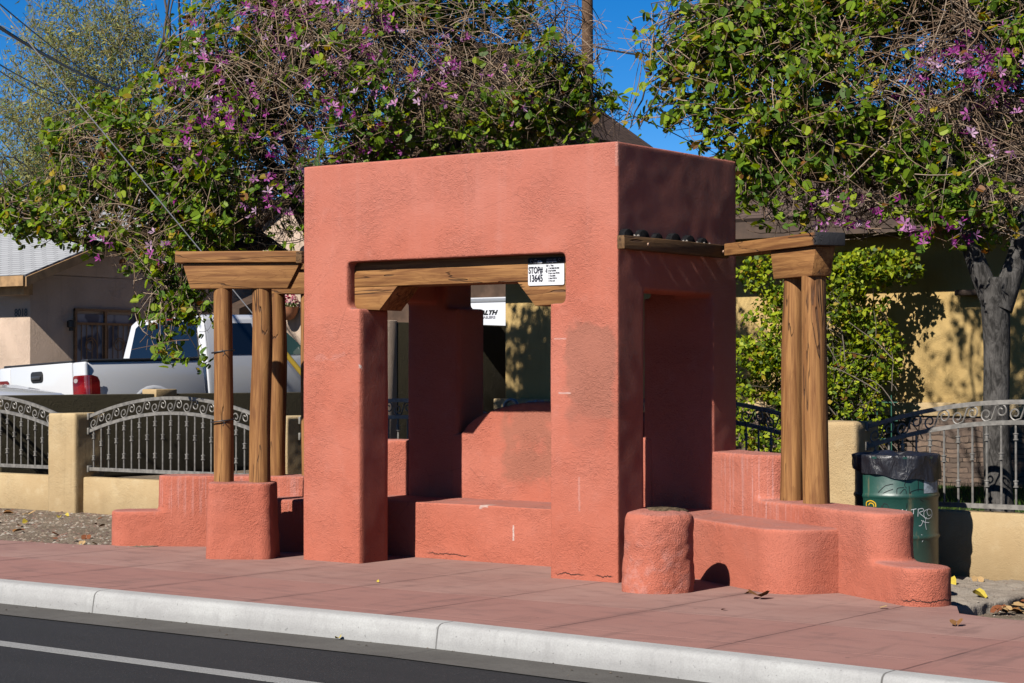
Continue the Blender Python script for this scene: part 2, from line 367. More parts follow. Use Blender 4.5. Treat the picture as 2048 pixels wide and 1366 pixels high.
# ------------------------------------------------------------------ the setting
def sheet(name, polys, mat, z):
    m = MB()
    for p in polys: m.add([(x, y, z if len(q) == 0 else q[0]) for x, y, *q in p], [tuple(range(len(p)))])
    return tag(m.build(name, mat, smooth=0), kind='structure')
def kerb_y(x): return -2.45 if x < .4 else -2.45-.075*(x-.4)-.012*max(0, x-2.2)**1.5
sheet('ground', [[(-900, -900), (900, -900), (900, 900), (-900, 900)]], DIRT, -.162)
KX = [-60, -20, -8]+[i*.5-6 for i in range(13)]+[.4, 1, 1.6, 2.2, 2.6, 3, 3.5, 4, 4.5, 5, 6, 8]
KX = sorted(set(KX)); KY = [kerb_y(x) for x in KX]
sheet('road', [[(-60, -30), (9, -30), (40, -30)]+[(x, y-.58) for x, y in reversed([(a, b) for a, b in zip(KX, KY)])]], ASPHALT, -.152)
def strip(name, prof, mat, label=None):
    m = MB(); n = len(prof)
    v = [(x, y+dy, z) for x, y in zip(KX, KY) for dy, z in prof]
    f = [(i*n+k, (i+1)*n+k, (i+1)*n+k+1, i*n+k+1) for i in range(len(KX)-1) for k in range(n-1)]
    m.add(v, f); o = m.build(name, mat, smooth=60); return tag(o, kind='structure')
strip('kerb', [(0, -.02), (0, .002), (-.10, .001), (-.125, -.004), (-.143, -.016), (-.152, -.034), (-.165, -.11), (-.172, -.16)], KERB)
strip('gutter', [(-.165, -.147), (-.30, -.150), (-.60, -.146)], GUTTER)
tag(MB().prism([(-40, -3.62), (-12, -3.62), (9, -4.25), (9, -4.39), (-12, -3.76), (-40, -3.76)], 2, -.150, -.148).build('road_marking', paint_mat(), smooth=0), kind='structure')
wk = [(-60, -2.45)]+[(x, kerb_y(x)) for x in KX if x > -20]+[(8, -.5), (5, -.32), (3.2, -.36), (2.96, -.335), (2.72, -.25), (2.55, .1), (1.9, .45), (1.0, 1.0), (.4, 1.5), (-3.4, 1.5), (-4.2, 1.0), (-5.1, .4), (-5.32, .02), (-5.6, -.13), (-7, -.26), (-60, -.3)]
tag(MB().prism(wk, 2, -.14, 0.).build('sidewalk', WALK, smooth=0), kind='structure')
# bare dirt behind the walk, left and right
def ground_patch(name, x0, x1, y0, y1, zf, mat, n=40, m_=30):
    m = MB(); v = []
    for j in range(m_+1):
        for i in range(n+1):
            x = x0+(x1-x0)*i/n; y = y0+(y1-y0)*j/m_; v.append((x, y, zf(x, y)))
    m.add(v, [(j*(n+1)+i, j*(n+1)+i+1, (j+1)*(n+1)+i+1, (j+1)*(n+1)+i) for j in range(m_) for i in range(n)])
    return tag(m.build(name, mat, smooth=60), kind='structure')
gz = lambda x, y: -.012+max(0, y+.35)*.018+.02*mnoise.noise(Vector((x*1.7, y*1.7, 0)))*min(1, max(0, y+.3)*2)
ground_patch('gravel_bed', -14, -4.9, -.6, 2.45, gz, DIRT, 80, 40)
ground_patch('dirt_strip', 1.2, 16, -.5, 2.49, lambda x, y: -.125+.11*max(0, min(1, (-.15-y)/.25))+.012*mnoise.noise(Vector((x*3, y*3, 2)))*min(1, max(0, y+.4)*3), DIRT)
tag(MB().prism([(-9.99, 2.5), (14, 2.5), (14, 8.55), (-7.4, 8.55), (-9.99, 12)], 2, -.2, .27).build('yard', DIRT, smooth=0), kind='structure')
sheet('driveway', [[(-40, 2.7, .1), (-10.26, 2.7, .3), (-10.26, 30, .6), (-40, 30, .4)]], concrete_mat('driveway concrete', (.4, .37, .33), (.3, .28, .25)), .3)
# gravel: far too many stones to count
def scatter_stones(n, x0, x1, y0, y1, zf, smin, smax, cols):
    base = np.array([(1, 0, 0), (-.9, .1, 0), (.1, 1, 0), (0, -1, .1), (.1, 0, .7), (0, 0, -.6)], 'f'); F = np.array([(0, 2, 4), (2, 1, 4), (1, 3, 4), (3, 0, 4)], 'i')
    V = []; Fa = []; C = []
    for i in range(n):
        x = random.uniform(x0, x1); y = random.uniform(y0, y1); s = smin+(smax-smin)*random.random()**3
        a = random.uniform(0, 6.3); ca, sa = math.cos(a), math.sin(a)
        p = base*np.array([s, s*random.uniform(.5, 1), s*random.uniform(.4, .9)]); q = p.copy(); q[:, 0] = p[:, 0]*ca-p[:, 1]*sa; q[:, 1] = p[:, 0]*sa+p[:, 1]*ca
        V.append(q+np.array([x, y, zf(x, y)])); Fa.append(F+6*i); C += [random.choice(cols)]*6
    return np.concatenate(V), np.concatenate(Fa), np.array(C)
def fast_mesh(name, V, F, C=None, mat=None, parent=None, smooth=False):
    """V (n,3), F (m,k) faces of one size; C per-vertex colours"""
    me = bpy.data.meshes.new(name); V = np.asarray(V, 'f'); F = np.asarray(F, 'i'); k = F.shape[1]
    me.vertices.add(len(V)); me.vertices.foreach_set('co', V.ravel())
    me.loops.add(F.size); me.loops.foreach_set('vertex_index', F.ravel())
    me.polygons.add(len(F)); me.polygons.foreach_set('loop_start', np.arange(0, F.size, k, dtype='i')); me.polygons.foreach_set('loop_total', np.full(len(F), k, 'i'))
    if smooth: me.polygons.foreach_set('use_smooth', np.ones(len(F), bool))
    me.update(calc_edges=True); me.validate()
    if C is not None:
        at = me.color_attributes.new('tone', 'FLOAT_COLOR', 'POINT'); c4 = np.ones((len(V), 4), 'f'); c4[:, :3] = C; at.data.foreach_set('color', c4.ravel())
    if mat: me.materials.append(mat)
    return link(name, me, parent)
STONE = leaf_mat('stone', 0, .2, .9)
scol = [(.30, .23, .17), (.22, .15, .11), (.38, .31, .24), (.15, .10, .08), (.26, .16, .12), (.42, .37, .31)]
V, F, C = scatter_stones(6200, -11, -5.0, -.32, 2.25, gz, .006, .034, scol)
tag(fast_mesh('gravel', V, F, C, STONE), 'loose brown gravel in front of the low tan wall', 'gravel', kind='stuff')
V, F, C = scatter_stones(700, 1.3, 2.42, .6, 2.2, lambda x, y: -.043, .003, .011, scol)
tag(fast_mesh('gravel', V, F, C, STONE), 'loose grit lying on top of the broken slab', 'gravel', kind='stuff')
V, F, C = scatter_stones(1300, 2.4, 5.0, -.1, 2.2, lambda x, y: -.12, .004, .02, scol)
tag(fast_mesh('gravel', V, F, C, STONE), 'fine grit beside the broken concrete slab', 'gravel', kind='stuff')
sb = MB(); sb.prism([(2.34, .40), (2.40, .44), (2.43, .6), (2.44, .8), (2.48, 1.1), (2.48, 1.5), (2.52, 2.27), (.9, 2.27), (1.3, 1.1), (1.9, .6)], 2, -.22, -.045)
tag(remeshed('paving_slab', sb, SLAB, None, .02, 1, .020, 9), 'low broken concrete slab with ragged dark edge beside the right stepped wall', 'slab')
n = 260; V, F, C = scatter_stones(n, -6, 6, 0, 1, lambda x, y: -.146, .003, .012, [(.10, .08, .06), (.2, .16, .12), (.05, .04, .03)])
V = V.reshape(n, 6, 3); V[:, :, 1] += (np.array([kerb_y(v_[0, 0])-.175-.38*random.random()**3 for v_ in V])-V[:, :, 1].mean(1))[:, None]
tag(fast_mesh('grit', V.reshape(-1, 3), F, C, STONE), 'scattered grit and debris along the gutter', 'grit', kind='stuff')
# lawn behind the fence on the right
n = 5200; gx = rng.uniform(-1.2, 5.5, n); gy = rng.uniform(2.55, 8.3, n); ang = rng.uniform(0, 6.28, n); hh = rng.uniform(.04, .11, n); ln = rng.normal(0, .03, (n, 2)); wd = .006
V = np.empty((n, 3, 3)); V[:, 0] = np.c_[gx-np.cos(ang)*wd, gy-np.sin(ang)*wd, np.full(n, .272)]; V[:, 1] = np.c_[gx+np.cos(ang)*wd, gy+np.sin(ang)*wd, np.full(n, .272)]; V[:, 2] = np.c_[gx+ln[:, 0], gy+ln[:, 1], .27+hh]
gc = np.array([(.07, .16, .02), (.10, .20, .03), (.14, .22, .04)])[rng.integers(0, 3, n)]
tag(fast_mesh('lawn', V.reshape(-1, 3), np.arange(3*n).reshape(-1, 3), np.repeat(gc, 3, 0), LEAF), 'short green grass behind the iron fence', 'grass', kind='stuff')
sheet('lawn_soil', [[(-3.2, 2.52), (13.9, 2.52), (13.9, 8.5), (-3.2, 8.5)]], simple('turf', (.045, .075, .018), .95, .1, 0, .4, 20, .03), .274)

# ------------------------------------------------------------------ bus shelter
sh = thing('bus_shelter', label='coral stucco adobe style bus shelter with timber lintel and curved bench back', cat='bus shelter')
b = MB()
TOP = 3.18; T = .36
b.box(-3.05, -2.44, 0, T, -.1, 2.02); b.box(-.605, 0, 0, T, -.1, 2.02)
b.box(-3.05, -2.575, 0, T, 1.9, 2.6); b.box(-.47, 0, 0, T, 1.9, 2.6)
b.box(-3.05, 0, 0, T, 2.39, TOP)
b.box(-3.05, -2.49, 1.33, 1.70, -.1, 2.06); b.box(-.637, 0, 1.33, 1.70, -.1, 2.095)
b.box(-3.05, -2.63, 1.33, 1.70, 1.9, 2.6); b.box(-.57, 0, 1.33, 1.70, 1.9, 2.6)
b.box(-3.05, 0, 1.33, 1.70, 2.38, TOP)
b.box(-.32, 0, .2, 1.5, 2.11, TOP); b.box(-3.05, -2.73, .2, 1.5, 2.11, TOP)
b.box(-3.0, -.05, .1, 1.6, 2.46, TOP-.02)
remeshed('wall', b, PINK, sh, .019, 2, .0035, 1.6)
# back rest: flat shoulders, then an S-curve up to a low arch
pr = []
for i in range(41):
    u = i/40; a = abs(u-.5)*2
    s_ = min(1, max(0, (1-a-.12)/.88)); z = 1.0+.275*math.sin(math.pi/2*s_**.62) if s_ > 0 else 1.0
    pr.append((-2.56+2.01*u, z))
b = MB().prism([(-.55, .3), (-2.56, .3)]+pr, 1, 1.325, 1.62)
remeshed('back_rest', b, PINK, sh, .018, 2, .005, 3, seed=4)
# wing walls and the bench that runs through
DR = Vector((.848, -.53, 0)).normalized(); AR = math.atan2(DR.y, DR.x)
def wing(sgn, hs):
    """stepped wall in local axes: s along the wing, t away from the street"""
    m = MB()
    def arm(s1, z):
        m.prism(rrect(-.25, s1, 0, .36, .175, 6, (1, 1, 0, 0)), 2, -.22, z)
    arm(.78, hs[0]); arm(2.36 if sgn > 0 else 2.22, hs[1]); arm(2.80 if sgn > 0 else 2.64, hs[2]); return m
def world_of(sgn, s_, t_):
    x = DR.x*s_-DR.y*t_; y = 1.33+DR.y*s_+DR.x*t_
    return (x, y) if sgn > 0 else (-3.05-x, y)
for sgn, hs in ((1, (.90, .575, .25)), (-1, (.93, .615, .305))):
    m = wing(sgn, hs)
    m.v = [(*world_of(sgn, x, y), z) for x, y, z in m.v]
    remeshed('wing_wall', m, PINK, sh, .018, 4, .008, 3, seed=2+sgn)
b = MB(); b.box(-3.2, .12, .70, 1.42, -.1, .452)
for sgn in (1, -1):
    q = MB().prism(rrect(-.35, 1.86 if sgn > 0 else 1.2, -.47, .12, .27, 7, (1, 0, 0, 0)), 2, -.1, .44); q.v = [(*world_of(sgn, x, y), z) for x, y, z in q.v]; b.add(q.v, q.f)
remeshed('bench', b, PINK, sh, .018, 3, .006, 3, seed=9)
# lintel and its two brackets
MB().box(-2.60, -.45, .09, .40, 2.195, 2.41).build('lintel_beam', BEAM, sh, .006)
MB().prism([(-2.60, 2.019), (-2.32, 2.005), (-2.135, 2.192), (-2.60, 2.192)], 1, .092, .37).build('bracket', BEAM, sh, .005)
MB().prism([(-.45, 2.019), (-.80, 2.008), (-.965, 2.192), (-.45, 2.192)], 1, .092, .37).build('bracket', BEAM, sh, .005)
CHAR = simple('charred log end', (.014, .014, .016), .95, .1, 0, .4, 30, .01); MORTAR = simple('crumbling mortar', (.45, .40, .36), .95, .1, 0, .3, 40, .02)
BOLT = simple('rusty bolt', (.36, .22, .15), .5, .5, .6)
for x0, sg in ((0, 1), (-3.05, -1)):
    l = MB().box(min(x0+sg*.003, x0+sg*.068), max(x0+sg*.003, x0+sg*.068), -.015, 1.47, 2.40, 2.497).build('ledger_beam', DIMWOOD, sh, .006)
    for y in (.30, 1.38): MB().prism([(y+.016*math.cos(a*math.pi/4), 2.445+.016*math.sin(a*math.pi/4)) for a in range(8)], 0, x0+sg*.066, x0+sg*.078).build('bolt', BOLT, l, .003)
    for i, y in enumerate((.075, .29, .50, .72, .94, 1.15)):
        r = .058+.008*math.sin(i*2.3)
        pol = [(y+r*1.15*math.cos(R(a)), 2.49+r*math.sin(R(a))) for a in range(-10, 191, 20)]
        MB().prism(pol, 0, x0-sg*.05, x0+sg*(.05-.006*(i % 3))).build('rafter_end', CHAR, sh, .006)
    for k in range(14):
        y = random.uniform(.03, 1.25); s_ = random.uniform(.006, .015); MB().lathe([(s_*.2, 0), (s_, s_*.4), (s_*.8, s_), (s_*.2, s_*1.4)], 6, (x0+sg*random.uniform(.01, .05), y, 2.497)).build('mortar', MORTAR, sh, smooth=50)
# stump of the right front pedestal, worn to a rough dome
def stump():
    m = MB(); m.lathe([(.245, -.1), (.247, .05), (.242, .2), (.240, .40), (.238, .50), (.226, .54), (.17, .565), (.06, .578)], 36); return m
STUMPTOP = PINK
o = remeshed('stump', stump(), PINK, None, .018, 3, .020, 4, loc=None, seed=11)
o.location = (.497, -.255, 0); o.scale = (1.0, .95, .98); o.rotation_euler = (R(-1), R(1.5), .5)
tag(o, 'squat round coral stucco stump with stained top at the shelter right front corner', 'stump')
m = MB(); v = []; SS = 28
for i in range(4):
    for k in range(SS):
        a_ = 2*math.pi*k/SS; rr = (.015, .06, .105, .125)[i]*(1+.45*mnoise.noise(Vector((math.cos(a_)*1.8, math.sin(a_)*1.8, 3)))); v.append((.04+rr*1.2*math.cos(a_), rr*.8*math.sin(a_)-.01, .592-rr*rr*.8-(.012 if i == 3 else 0)+.004*mnoise.noise(Vector((k*.9, i*1.3, 0)))))
m.add(v, [(i*SS+k, i*SS+(k+1) % SS, (i+1)*SS+(k+1) % SS, (i+1)*SS+k) for i in range(3) for k in range(SS)]+[tuple(range(SS))])
m.build('stain', simple('dark lichen', (.14, .10, .06), .95, .1, 0, .5, 40, .01), o, smooth=60)
# left front pedestal
DL = Vector((.848, .53, 0)).normalized(); AL = math.atan2(DL.y, DL.x)
m = MB(); pl0 = rrect(-.285, .285, -.225, .225, .09, 5); pl1 = rrect(-.262, .262, -.205, .205, .09, 5); k = len(pl0)
m.add([(x, y, -.1) for x, y in pl0]+[(x, y, .615) for x, y in pl1], [tuple(range(k-1, -1, -1)), tuple(range(k, 2*k))]+[(i, (i+1) % k, k+(i+1) % k, k+i) for i in range(k)])
ca, sa = math.cos(AL), math.sin(AL); PC = Vector((-3.595, -.125, 0))
m.v = [(PC.x+x*ca-y*sa, PC.y+x*sa+y*ca, z) for x, y, z in m.v]
tag(remeshed('pedestal', m, PINK, None, .018, 4, .010, 3, seed=21), 'coral stucco pedestal block carrying two log posts at the front left of the shelter', 'pedestal')

# timber pergola frames: two logs, a trapezoid bolster and a cap beam
def logpost(h, r, seed):
    m = MB(); rs = random.Random(seed); ph = rs.uniform(0, 6); v = []; K = 26; S = 20
    for i in range(K+1):
        z = h*i/K; cx = .012*math.sin(z*1.7+ph)+.006*math.sin(z*4.3+ph*2); cy = .010*math.cos(z*1.3+ph)
        for k in range(S):
            a = 2*math.pi*k/S; rr = r*(1.05-.09*i/K)*(1+.05*mnoise.noise(Vector((math.cos(a)*1.5+seed, math.sin(a)*1.5, z*1.8)))+.02*math.sin(3*a+ph))
            v.append((cx+rr*math.cos(a), cy+rr*math.sin(a), z))
    f = [(i*S+k, i*S+(k+1) % S, (i+1)*S+(k+1) % S, (i+1)*S+k) for i in range(K) for k in range(S)]+[tuple(range(S-1, -1, -1)), tuple(K*S+k for k in range(S))]
    m.add(v, f); return m
def pergola(loc, rz, z0, posts, bol, cap, label, seed, capmat=None):
    t = thing('pergola_frame', (loc[0], loc[1], z0-.03), (0, 0, rz), label, 'pergola frame', 'timber frames of the shelter wings')
    h = 2.2-z0+.03
    for i, (x, r) in enumerate(posts): logpost(h+.004, r, seed+i).build('post', LOG, t, smooth=60, loc=(x, 0, 0), rot=(0, 0, seed*1.3+i*2))
    x0, x1, x2, x3 = bol
    MB().prism([(x0, h), (x1, h), (x2, h+.207), (x3, h+.207)], 1, -.085, .075).build('bolster', BEAM, t, .006)
    MB().box(cap[0], cap[1], -.115, .115, h+.212, h+.212+.092).build('cap_beam', capmat or BEAM, t, .005)
    return t
cR = world_of(1, 0, .18); dR = DR
def onwing(sgn, s_, t_=.18): return world_of(sgn, s_, t_)
p = onwing(1, 1.09)
t = pergola(p, AR, .57, ((-.16, .083), (.165, .092)), (-.30, .255, .315, -.345), (-1.02, .385), 'two log post timber frame with charred beam end on the right stepped wall', 3, CHARRED)
for k, (dx, dz, l) in enumerate(((.34, .08, .10), (.37, .06, .09), (.30, .10, .06))):
    MB().tube([(dx, -.118, 2.2-.57+.03+.212+dz-.03), (dx+.015, -.15-l*.3, 2.2-.57+.03+.212+dz+.02)], .0025, 5).build('nail', CHAR, t)
pergola((PC.x-.02, PC.y), AL, .615, ((-.155, .078), (.16, .085)), (-.41, .395, .50, -.475), (-.53, .53), 'two log post timber frame standing on the left front pedestal', 11)
p = onwing(-1, 1.03)
tL = pergola(p, -AR, .60, ((-.155, .083), (.16, .085)), (-.315, .30, .36, -.36), (-.42, 1.02), 'timber frame on the left stepped wall half hidden behind the pedestal frame', 17)
TIE = simple('black cable tie', (.02, .02, .022), .5, .4)
px = PC.x-.02-.155*ca; pyy = PC.y-.155*sa
for z, lb in ((1.685, 'black cable tie with loose tail round the left log at window height'), (1.115, 'plain black cable tie round the left log at fence top height')):
    m = MB(); m.tube([(px+.092*math.cos(a), pyy+.092*math.sin(a), z+.012*math.sin(a*1+1)) for a in [i*2*math.pi/24 for i in range(25)]], .006, 6)
    m.tube([(px+.07, pyy-.065, z), (px+.085, pyy-.095, z+.012), (px+.11, pyy-.09, z-.015), (px+.10, pyy-.1, z-.04)], .004, 5)
    tag(m.build('cable_tie', TIE, smooth=60), lb, 'cable tie', 'cable ties on the log')

# stop sign plate on the lintel
SW = simple('white sign enamel', (.82, .83, .86), .35, .5); SB = simple('black sign enamel', (.008, .008, .009), .6, .15); ST = simple('sign lettering black', (.015, .015, .03), .5, .3); SG = simple('grey sign print', (.30, .30, .34), .5, .3)
sx0, sx1, sz0, sz1, sy = -.857, -.528, 2.160, 2.368, .083
def rr2(x0, x1, z0, z1, r, cs): return rrect(x0, x1, z0, z1, r, 4, cs)
sg = tag(MB().prism(rr2(sx0, sx1, sz0, sz1, .012, (1, 1, 1, 1)), 1, sy, sy+.004).build('stop_sign', SW, smooth=0), 'small white bus stop number sign with black header on the lintel right end', 'sign')
MB().prism(rr2(sx0, sx1, 2.318, sz1, .012, (0, 1, 1, 0)), 1, sy-.0012, sy+.0005).build('header', SB, sg, smooth=0)
def st(body, x, z, size, mat=ST, bold=0., sx=1.): return text('lettering', body, size, mat, sg, (x, sy-.0022, z), (R(90), 0, 0), bold, sx)
st('STOP#', sx0+.006, 2.252, .068, bold=.0017, sx=.64); st('13645', sx0+.009, 2.190, .072, bold=.0018, sx=.71)
st('Call', sx0+.165, 2.300, .017, bold=.0004, sx=.8); st('or', sx0+.193, 2.300, .011, sx=.8); st('Text', sx0+.207, 2.300, .017, bold=.0004, sx=.8)
for i, s_ in enumerate(('1. Call (602) 253-5000', '2. Say NextRide', '3. Say or enter STOP#')): st(s_, sx0+.185, 2.281-i*.0185, .0145, bold=.0003, sx=.76)
for i, s_ in enumerate(('1. Text 22966', '2. Enter STOP #', '3. Press send')): st(s_, sx0+.188, 2.2245-i*.0185, .0145, bold=.0003, sx=.76)
st('Next', sx0+.052, 2.326, .026, SG, sx=.75); st('Ride', sx0+.091, 2.326, .027, SW, .0006, .82); st('Valley', sx0+.056, 2.349, .012, SG, sx=.9)
st('(602) 253-5000', sx0+.172, 2.344, .016, SG, sx=.85); st('valleymetro.org/NextRide', sx0+.170, 2.330, .011, SW, .0003, .82)
for cx, cz in ((sx0+.032, 2.342), (sx0+.288, 2.349)): MB().tube([(cx+.009*math.cos(a*.3), sy-.002, cz+.009*math.sin(a*.3)) for a in range(18)], .0016, 5).build('emblem', SG, sg)
m = MB().box(sx0+.168, sx0+.176, sy-.002, sy+.001, 2.252, 2.285); m.tube([(sx0+.16, sy-.002, 2.272), (sx0+.166, sy-.002, 2.266), (sx0+.16, sy-.002, 2.26)], .0012, 4); m.build('phone_symbol', ST, sg, smooth=0)

# ------------------------------------------------------------------ wall, piers and iron fence along the yard
FY = 2.3; PRX = [-11.29, -8.27, -5.25, -2.23, .79, 3.81]; PW = .43
def baluster_mesh(h, cols):
    m = MB(); r = .0085
    m.tube([(0, 0, 0), (0, 0, h)], r, 6)
    for z in cols:
        for dz in (-.022, .022): m.lathe([(r, dz-.007), (.021, dz-.003), (.021, dz+.003), (r, dz+.007)], 10, (0, 0, z))
        m.lathe([(r, -.03), (.016, -.012), (.013, 0), (.016, .012), (r, .03)], 10, (0, 0, z))
    return m
def arc(x, L, z0, zr): u = (2*x/L-1); return z0+zr*(1-u*u)
def SPTS(w, h=.122):
    """one S-scroll of the rail, w wide and h tall: curl low left, sweep up, curl high right"""
    c = (w*.24, h*.40); lo = []
    for i in range(22):
        u = i/21; a = R(-90-400*(1-u)); rr = .012+(h*.40-.012)*u**.8; lo.append((c[0]+rr*math.cos(a)*.92, c[1]+rr*math.sin(a)))
    return lo+[(w*.42, h*.10), (w*.5, h*.5), (w*.58, h*.90)]+[(w-x, h-z) for x, z in lo][::-1]
GRP = dict(pier='square tan stucco piers of the yard fence', panel='arched iron panels between the fence piers', low='low tan walls under the iron panels')
def fence_panel(x0, x1, label, ztop=1.065, rise=.205, first=None):
    L = x1-x0; t = thing('iron_fence_panel', (x0, FY+.07, 0), None, label, 'fence panel', GRP['panel'])
    K = 28
    def rail(f, name, hw=.012, hh=.017):
        m = MB(); v = []
        for i in range(K+1):
            x = L*i/K; z = f(x); v += [(x, -hw, z-hh), (x, hw, z-hh), (x, hw, z+hh), (x, -hw, z+hh)]
        m.add(v, [(i*4+k, i*4+(k+1) % 4, i*4+4+(k+1) % 4, i*4+4+k) for i in range(K) for k in range(4)]+[(3, 2, 1, 0), (K*4, K*4+1, K*4+2, K*4+3)])
        return m.build(name, IRON, t, smooth=30)
    ft = lambda x: arc(x, L, ztop, rise); fm = lambda x: arc(x, L, ztop-.155, rise)
    rail(ft, 'top_rail'); rail(fm, 'middle_rail'); rail(lambda x: .495, 'bottom_rail', .014, .018)
    ns = 11; ws = L/ns
    for i in range(ns):
        m = MB(); m.tube([(i*ws+x, 0, fm(i*ws+x)+.0165+z) for x, z in SPTS(ws)], .0068, 5); m.build('scroll', IRON, t, smooth=60)
    nb = 22
    for i in range(nb):
        x = L*(i+.5)/nb; h = fm(x)-.01-.51; 
        cols = (.32*h+0*i, .80*h) if i % 2 == 0 else (.58*h,)
        baluster_mesh(h, (.26*h, .84*h) if i % 2 == 0 else (.60*h,)).build('baluster', IRON, t, smooth=50, loc=(x, 0, .51))
    for xx in (-.005, L+.005):
        for z in (ztop, ztop-.155, .495): MB().box(xx-.012, xx+.012, -.03, .03, z-.035, z+.035).build('bracket', IRON, t, .004)
    return t
plabel = ['pier at the far left end of the fence beyond the panel', 'tan stucco fence pier at far left between two iron panels above the gravel', 'tan stucco fence pier half hidden behind the left log posts', 'tan stucco fence pier standing right behind the curved back rest', 'tan stucco fence pier beside the green drum and right log posts', 'tan stucco fence pier at the right end of the fence']
for i, xr in enumerate(PRX):
    zt = (1.085, 1.085, 1.09, 1.10, 1.125, 1.125)[i]
    m = MB().box(xr-PW, xr, FY-.12, FY-.12+PW, -.15, zt)
    tag(remeshed('fence_pier', m, TAN, None, .03, 1, .006, 3, seed=i*3), plabel[i], 'pier', GRP['pier'])
llab = ['stained low tan wall at far left with grey patch above gravel', 'low tan wall between the far left pier and the coral stepped wall', 'low tan wall hidden behind the shelter left wing', 'low tan wall behind the right half of the shelter', 'low tan block wall right of the green drum']
flab = ['far left arched iron panel cut off by the photo edge', 'arched iron panel behind the left log posts with scrollwork', 'iron panel seen through the shelter behind the back left column', 'dark iron panel end between the shelter and the right log posts', 'arched iron panel behind the green drum and the tree trunk']
def lowwall_mat():
    return TAN
for i in range(5):
    x0 = PRX[i]; x1 = PRX[i+1]-PW
    zt = (.41, .41, .42, .435, .45)[i]
    m = MB().box(x0-.05, x1+.05, FY, FY+.2, -.15, zt)
    tag(m.build('garden_wall', TAN, None, .015), llab[i], 'low wall', GRP['low'])
    fence_panel(x0+.02, x1-.02, flab[i], 1.05 if i < 3 else 1.085)
# block joints showing through the render of the right hand wall
# perpendicular walls of the yard, seen from their shaded side
o = thing('boundary_wall', label='long dark olive wall behind the left iron panels below the pickup', cat='wall')
MB().box(-10.25, -10.0, 2.62, 14, -.1, 1.258).build('wall', OLIVE, o, .015)
MB().box(-10.22, -9.97, 4.95, 5.3, 1.2, 1.315).build('pilaster', TAN, o, .012)
o = thing('side_wall', label='tall dark brown wall end seen through the shelter left of the ochre house', cat='wall')
MB().box(-8.75, -8.28, 7.5, 12.4, 0, 2.16).build('wall', OLIVE, o, .015)
MB().box(-8.76, -8.28, 7.28, 7.5, 0, 2.18).build('end_pier', CREAM, o, .012)
MB().box(-8.9, -8.52, 6.8, 7.2, 0, 1.30).build('plinth', OLIVE, o, .012)

# ------------------------------------------------------------------ litter bin
GREEN = N('dented green drum paint', .45, .45); v = GREEN.co(False)
g = GREEN.noise(3, 5, .6, v); c1 = GREEN.mix(GREEN.ramp(g, .35, .65), (.007, .055, .042), (.011, .075, .056))
pz = GREEN.xyz(GREEN.tc.outputs['Object'])
c1 = GREEN.mix(GREEN.math('MULTIPLY', GREEN.ramp(pz[2], .1, .55, 1., 0.), .7), c1, (.05, .085, .062))
rs = GREEN.math('MULTIPLY', GREEN.ramp(GREEN.noise(1, 5, .65, GREEN.co(False, (12, 12, 2))), .56, .72), .6); c1 = GREEN.mix(rs, c1, (.20, .15, .08))
c1 = GREEN.mix(GREEN.math('MULTIPLY', GREEN.ramp(pz[0], .16, .27), .75), c1, (.14, .12, .07))
GREEN.color(c1); GREEN.bump(GREEN.noise(7, 4), .008, .5)
DC = Vector((1.385, 1.66, -.02)); DRr = .305
dr = thing('litter_drum', DC, (0, 0, R(36.4)), 'green steel drum litter bin with graffiti and black bag behind the right stepped wall', 'litter bin')
prof = [(.27, .0), (DRr, .015), (DRr, .30), (DRr+.006, .312), (DRr+.012, .325), (DRr+.006, .338), (DRr, .35), (DRr, .60), (DRr+.006, .612), (DRr+.012, .625), (DRr+.006, .638), (DRr, .65), (DRr, .895), (DRr+.01, .9), (DRr+.01, .915), (DRr-.012, .915), (DRr-.012, .6), (.01, .6)]
MB().lathe(prof, 64).build('drum', GREEN.m, dr, smooth=60)
# black liner folded over the rim, its hem hanging lower on one side
BAG = N('black plastic liner', .42, .4); BAG.color((.012, .012, .018)); BAG.bump(BAG.noise(1, 4, .6, BAG.co(False, (14, 14, 5)), 1.5), .02, .8)
m = MB(); S = 72; rows = 10; v = []
for i in range(rows+1):
    for k in range(S):
        a = 2*math.pi*k/S; fr = math.cos(a+math.pi/2+.55)          # front right hangs lower
        drop = .125+.07*math.sin(a-(-math.pi/2)+.0)*1+.012*math.sin(5*a)
        drop = .10+.085*(.5+.5*math.cos(a-R(-35)))+.008*math.sin(7*a+1)
        u = i/rows
        if u < .3: q = u/.3; r = DRr-.03+.045*q; z = .90+.025*math.sin(q*math.pi)-.0+.012*q
        else: q = (u-.3)/.7; r = DRr+.017+.006*math.sin(9*a+q*3)+.005*math.sin(17*a-q*4); z = .922-drop*q
        v.append((r*math.cos(a), r*math.sin(a), z))
m.add(v, [(i*S+k, i*S+(k+1) % S, (i+1)*S+(k+1) % S, (i+1)*S+k) for i in range(rows) for k in range(S)])
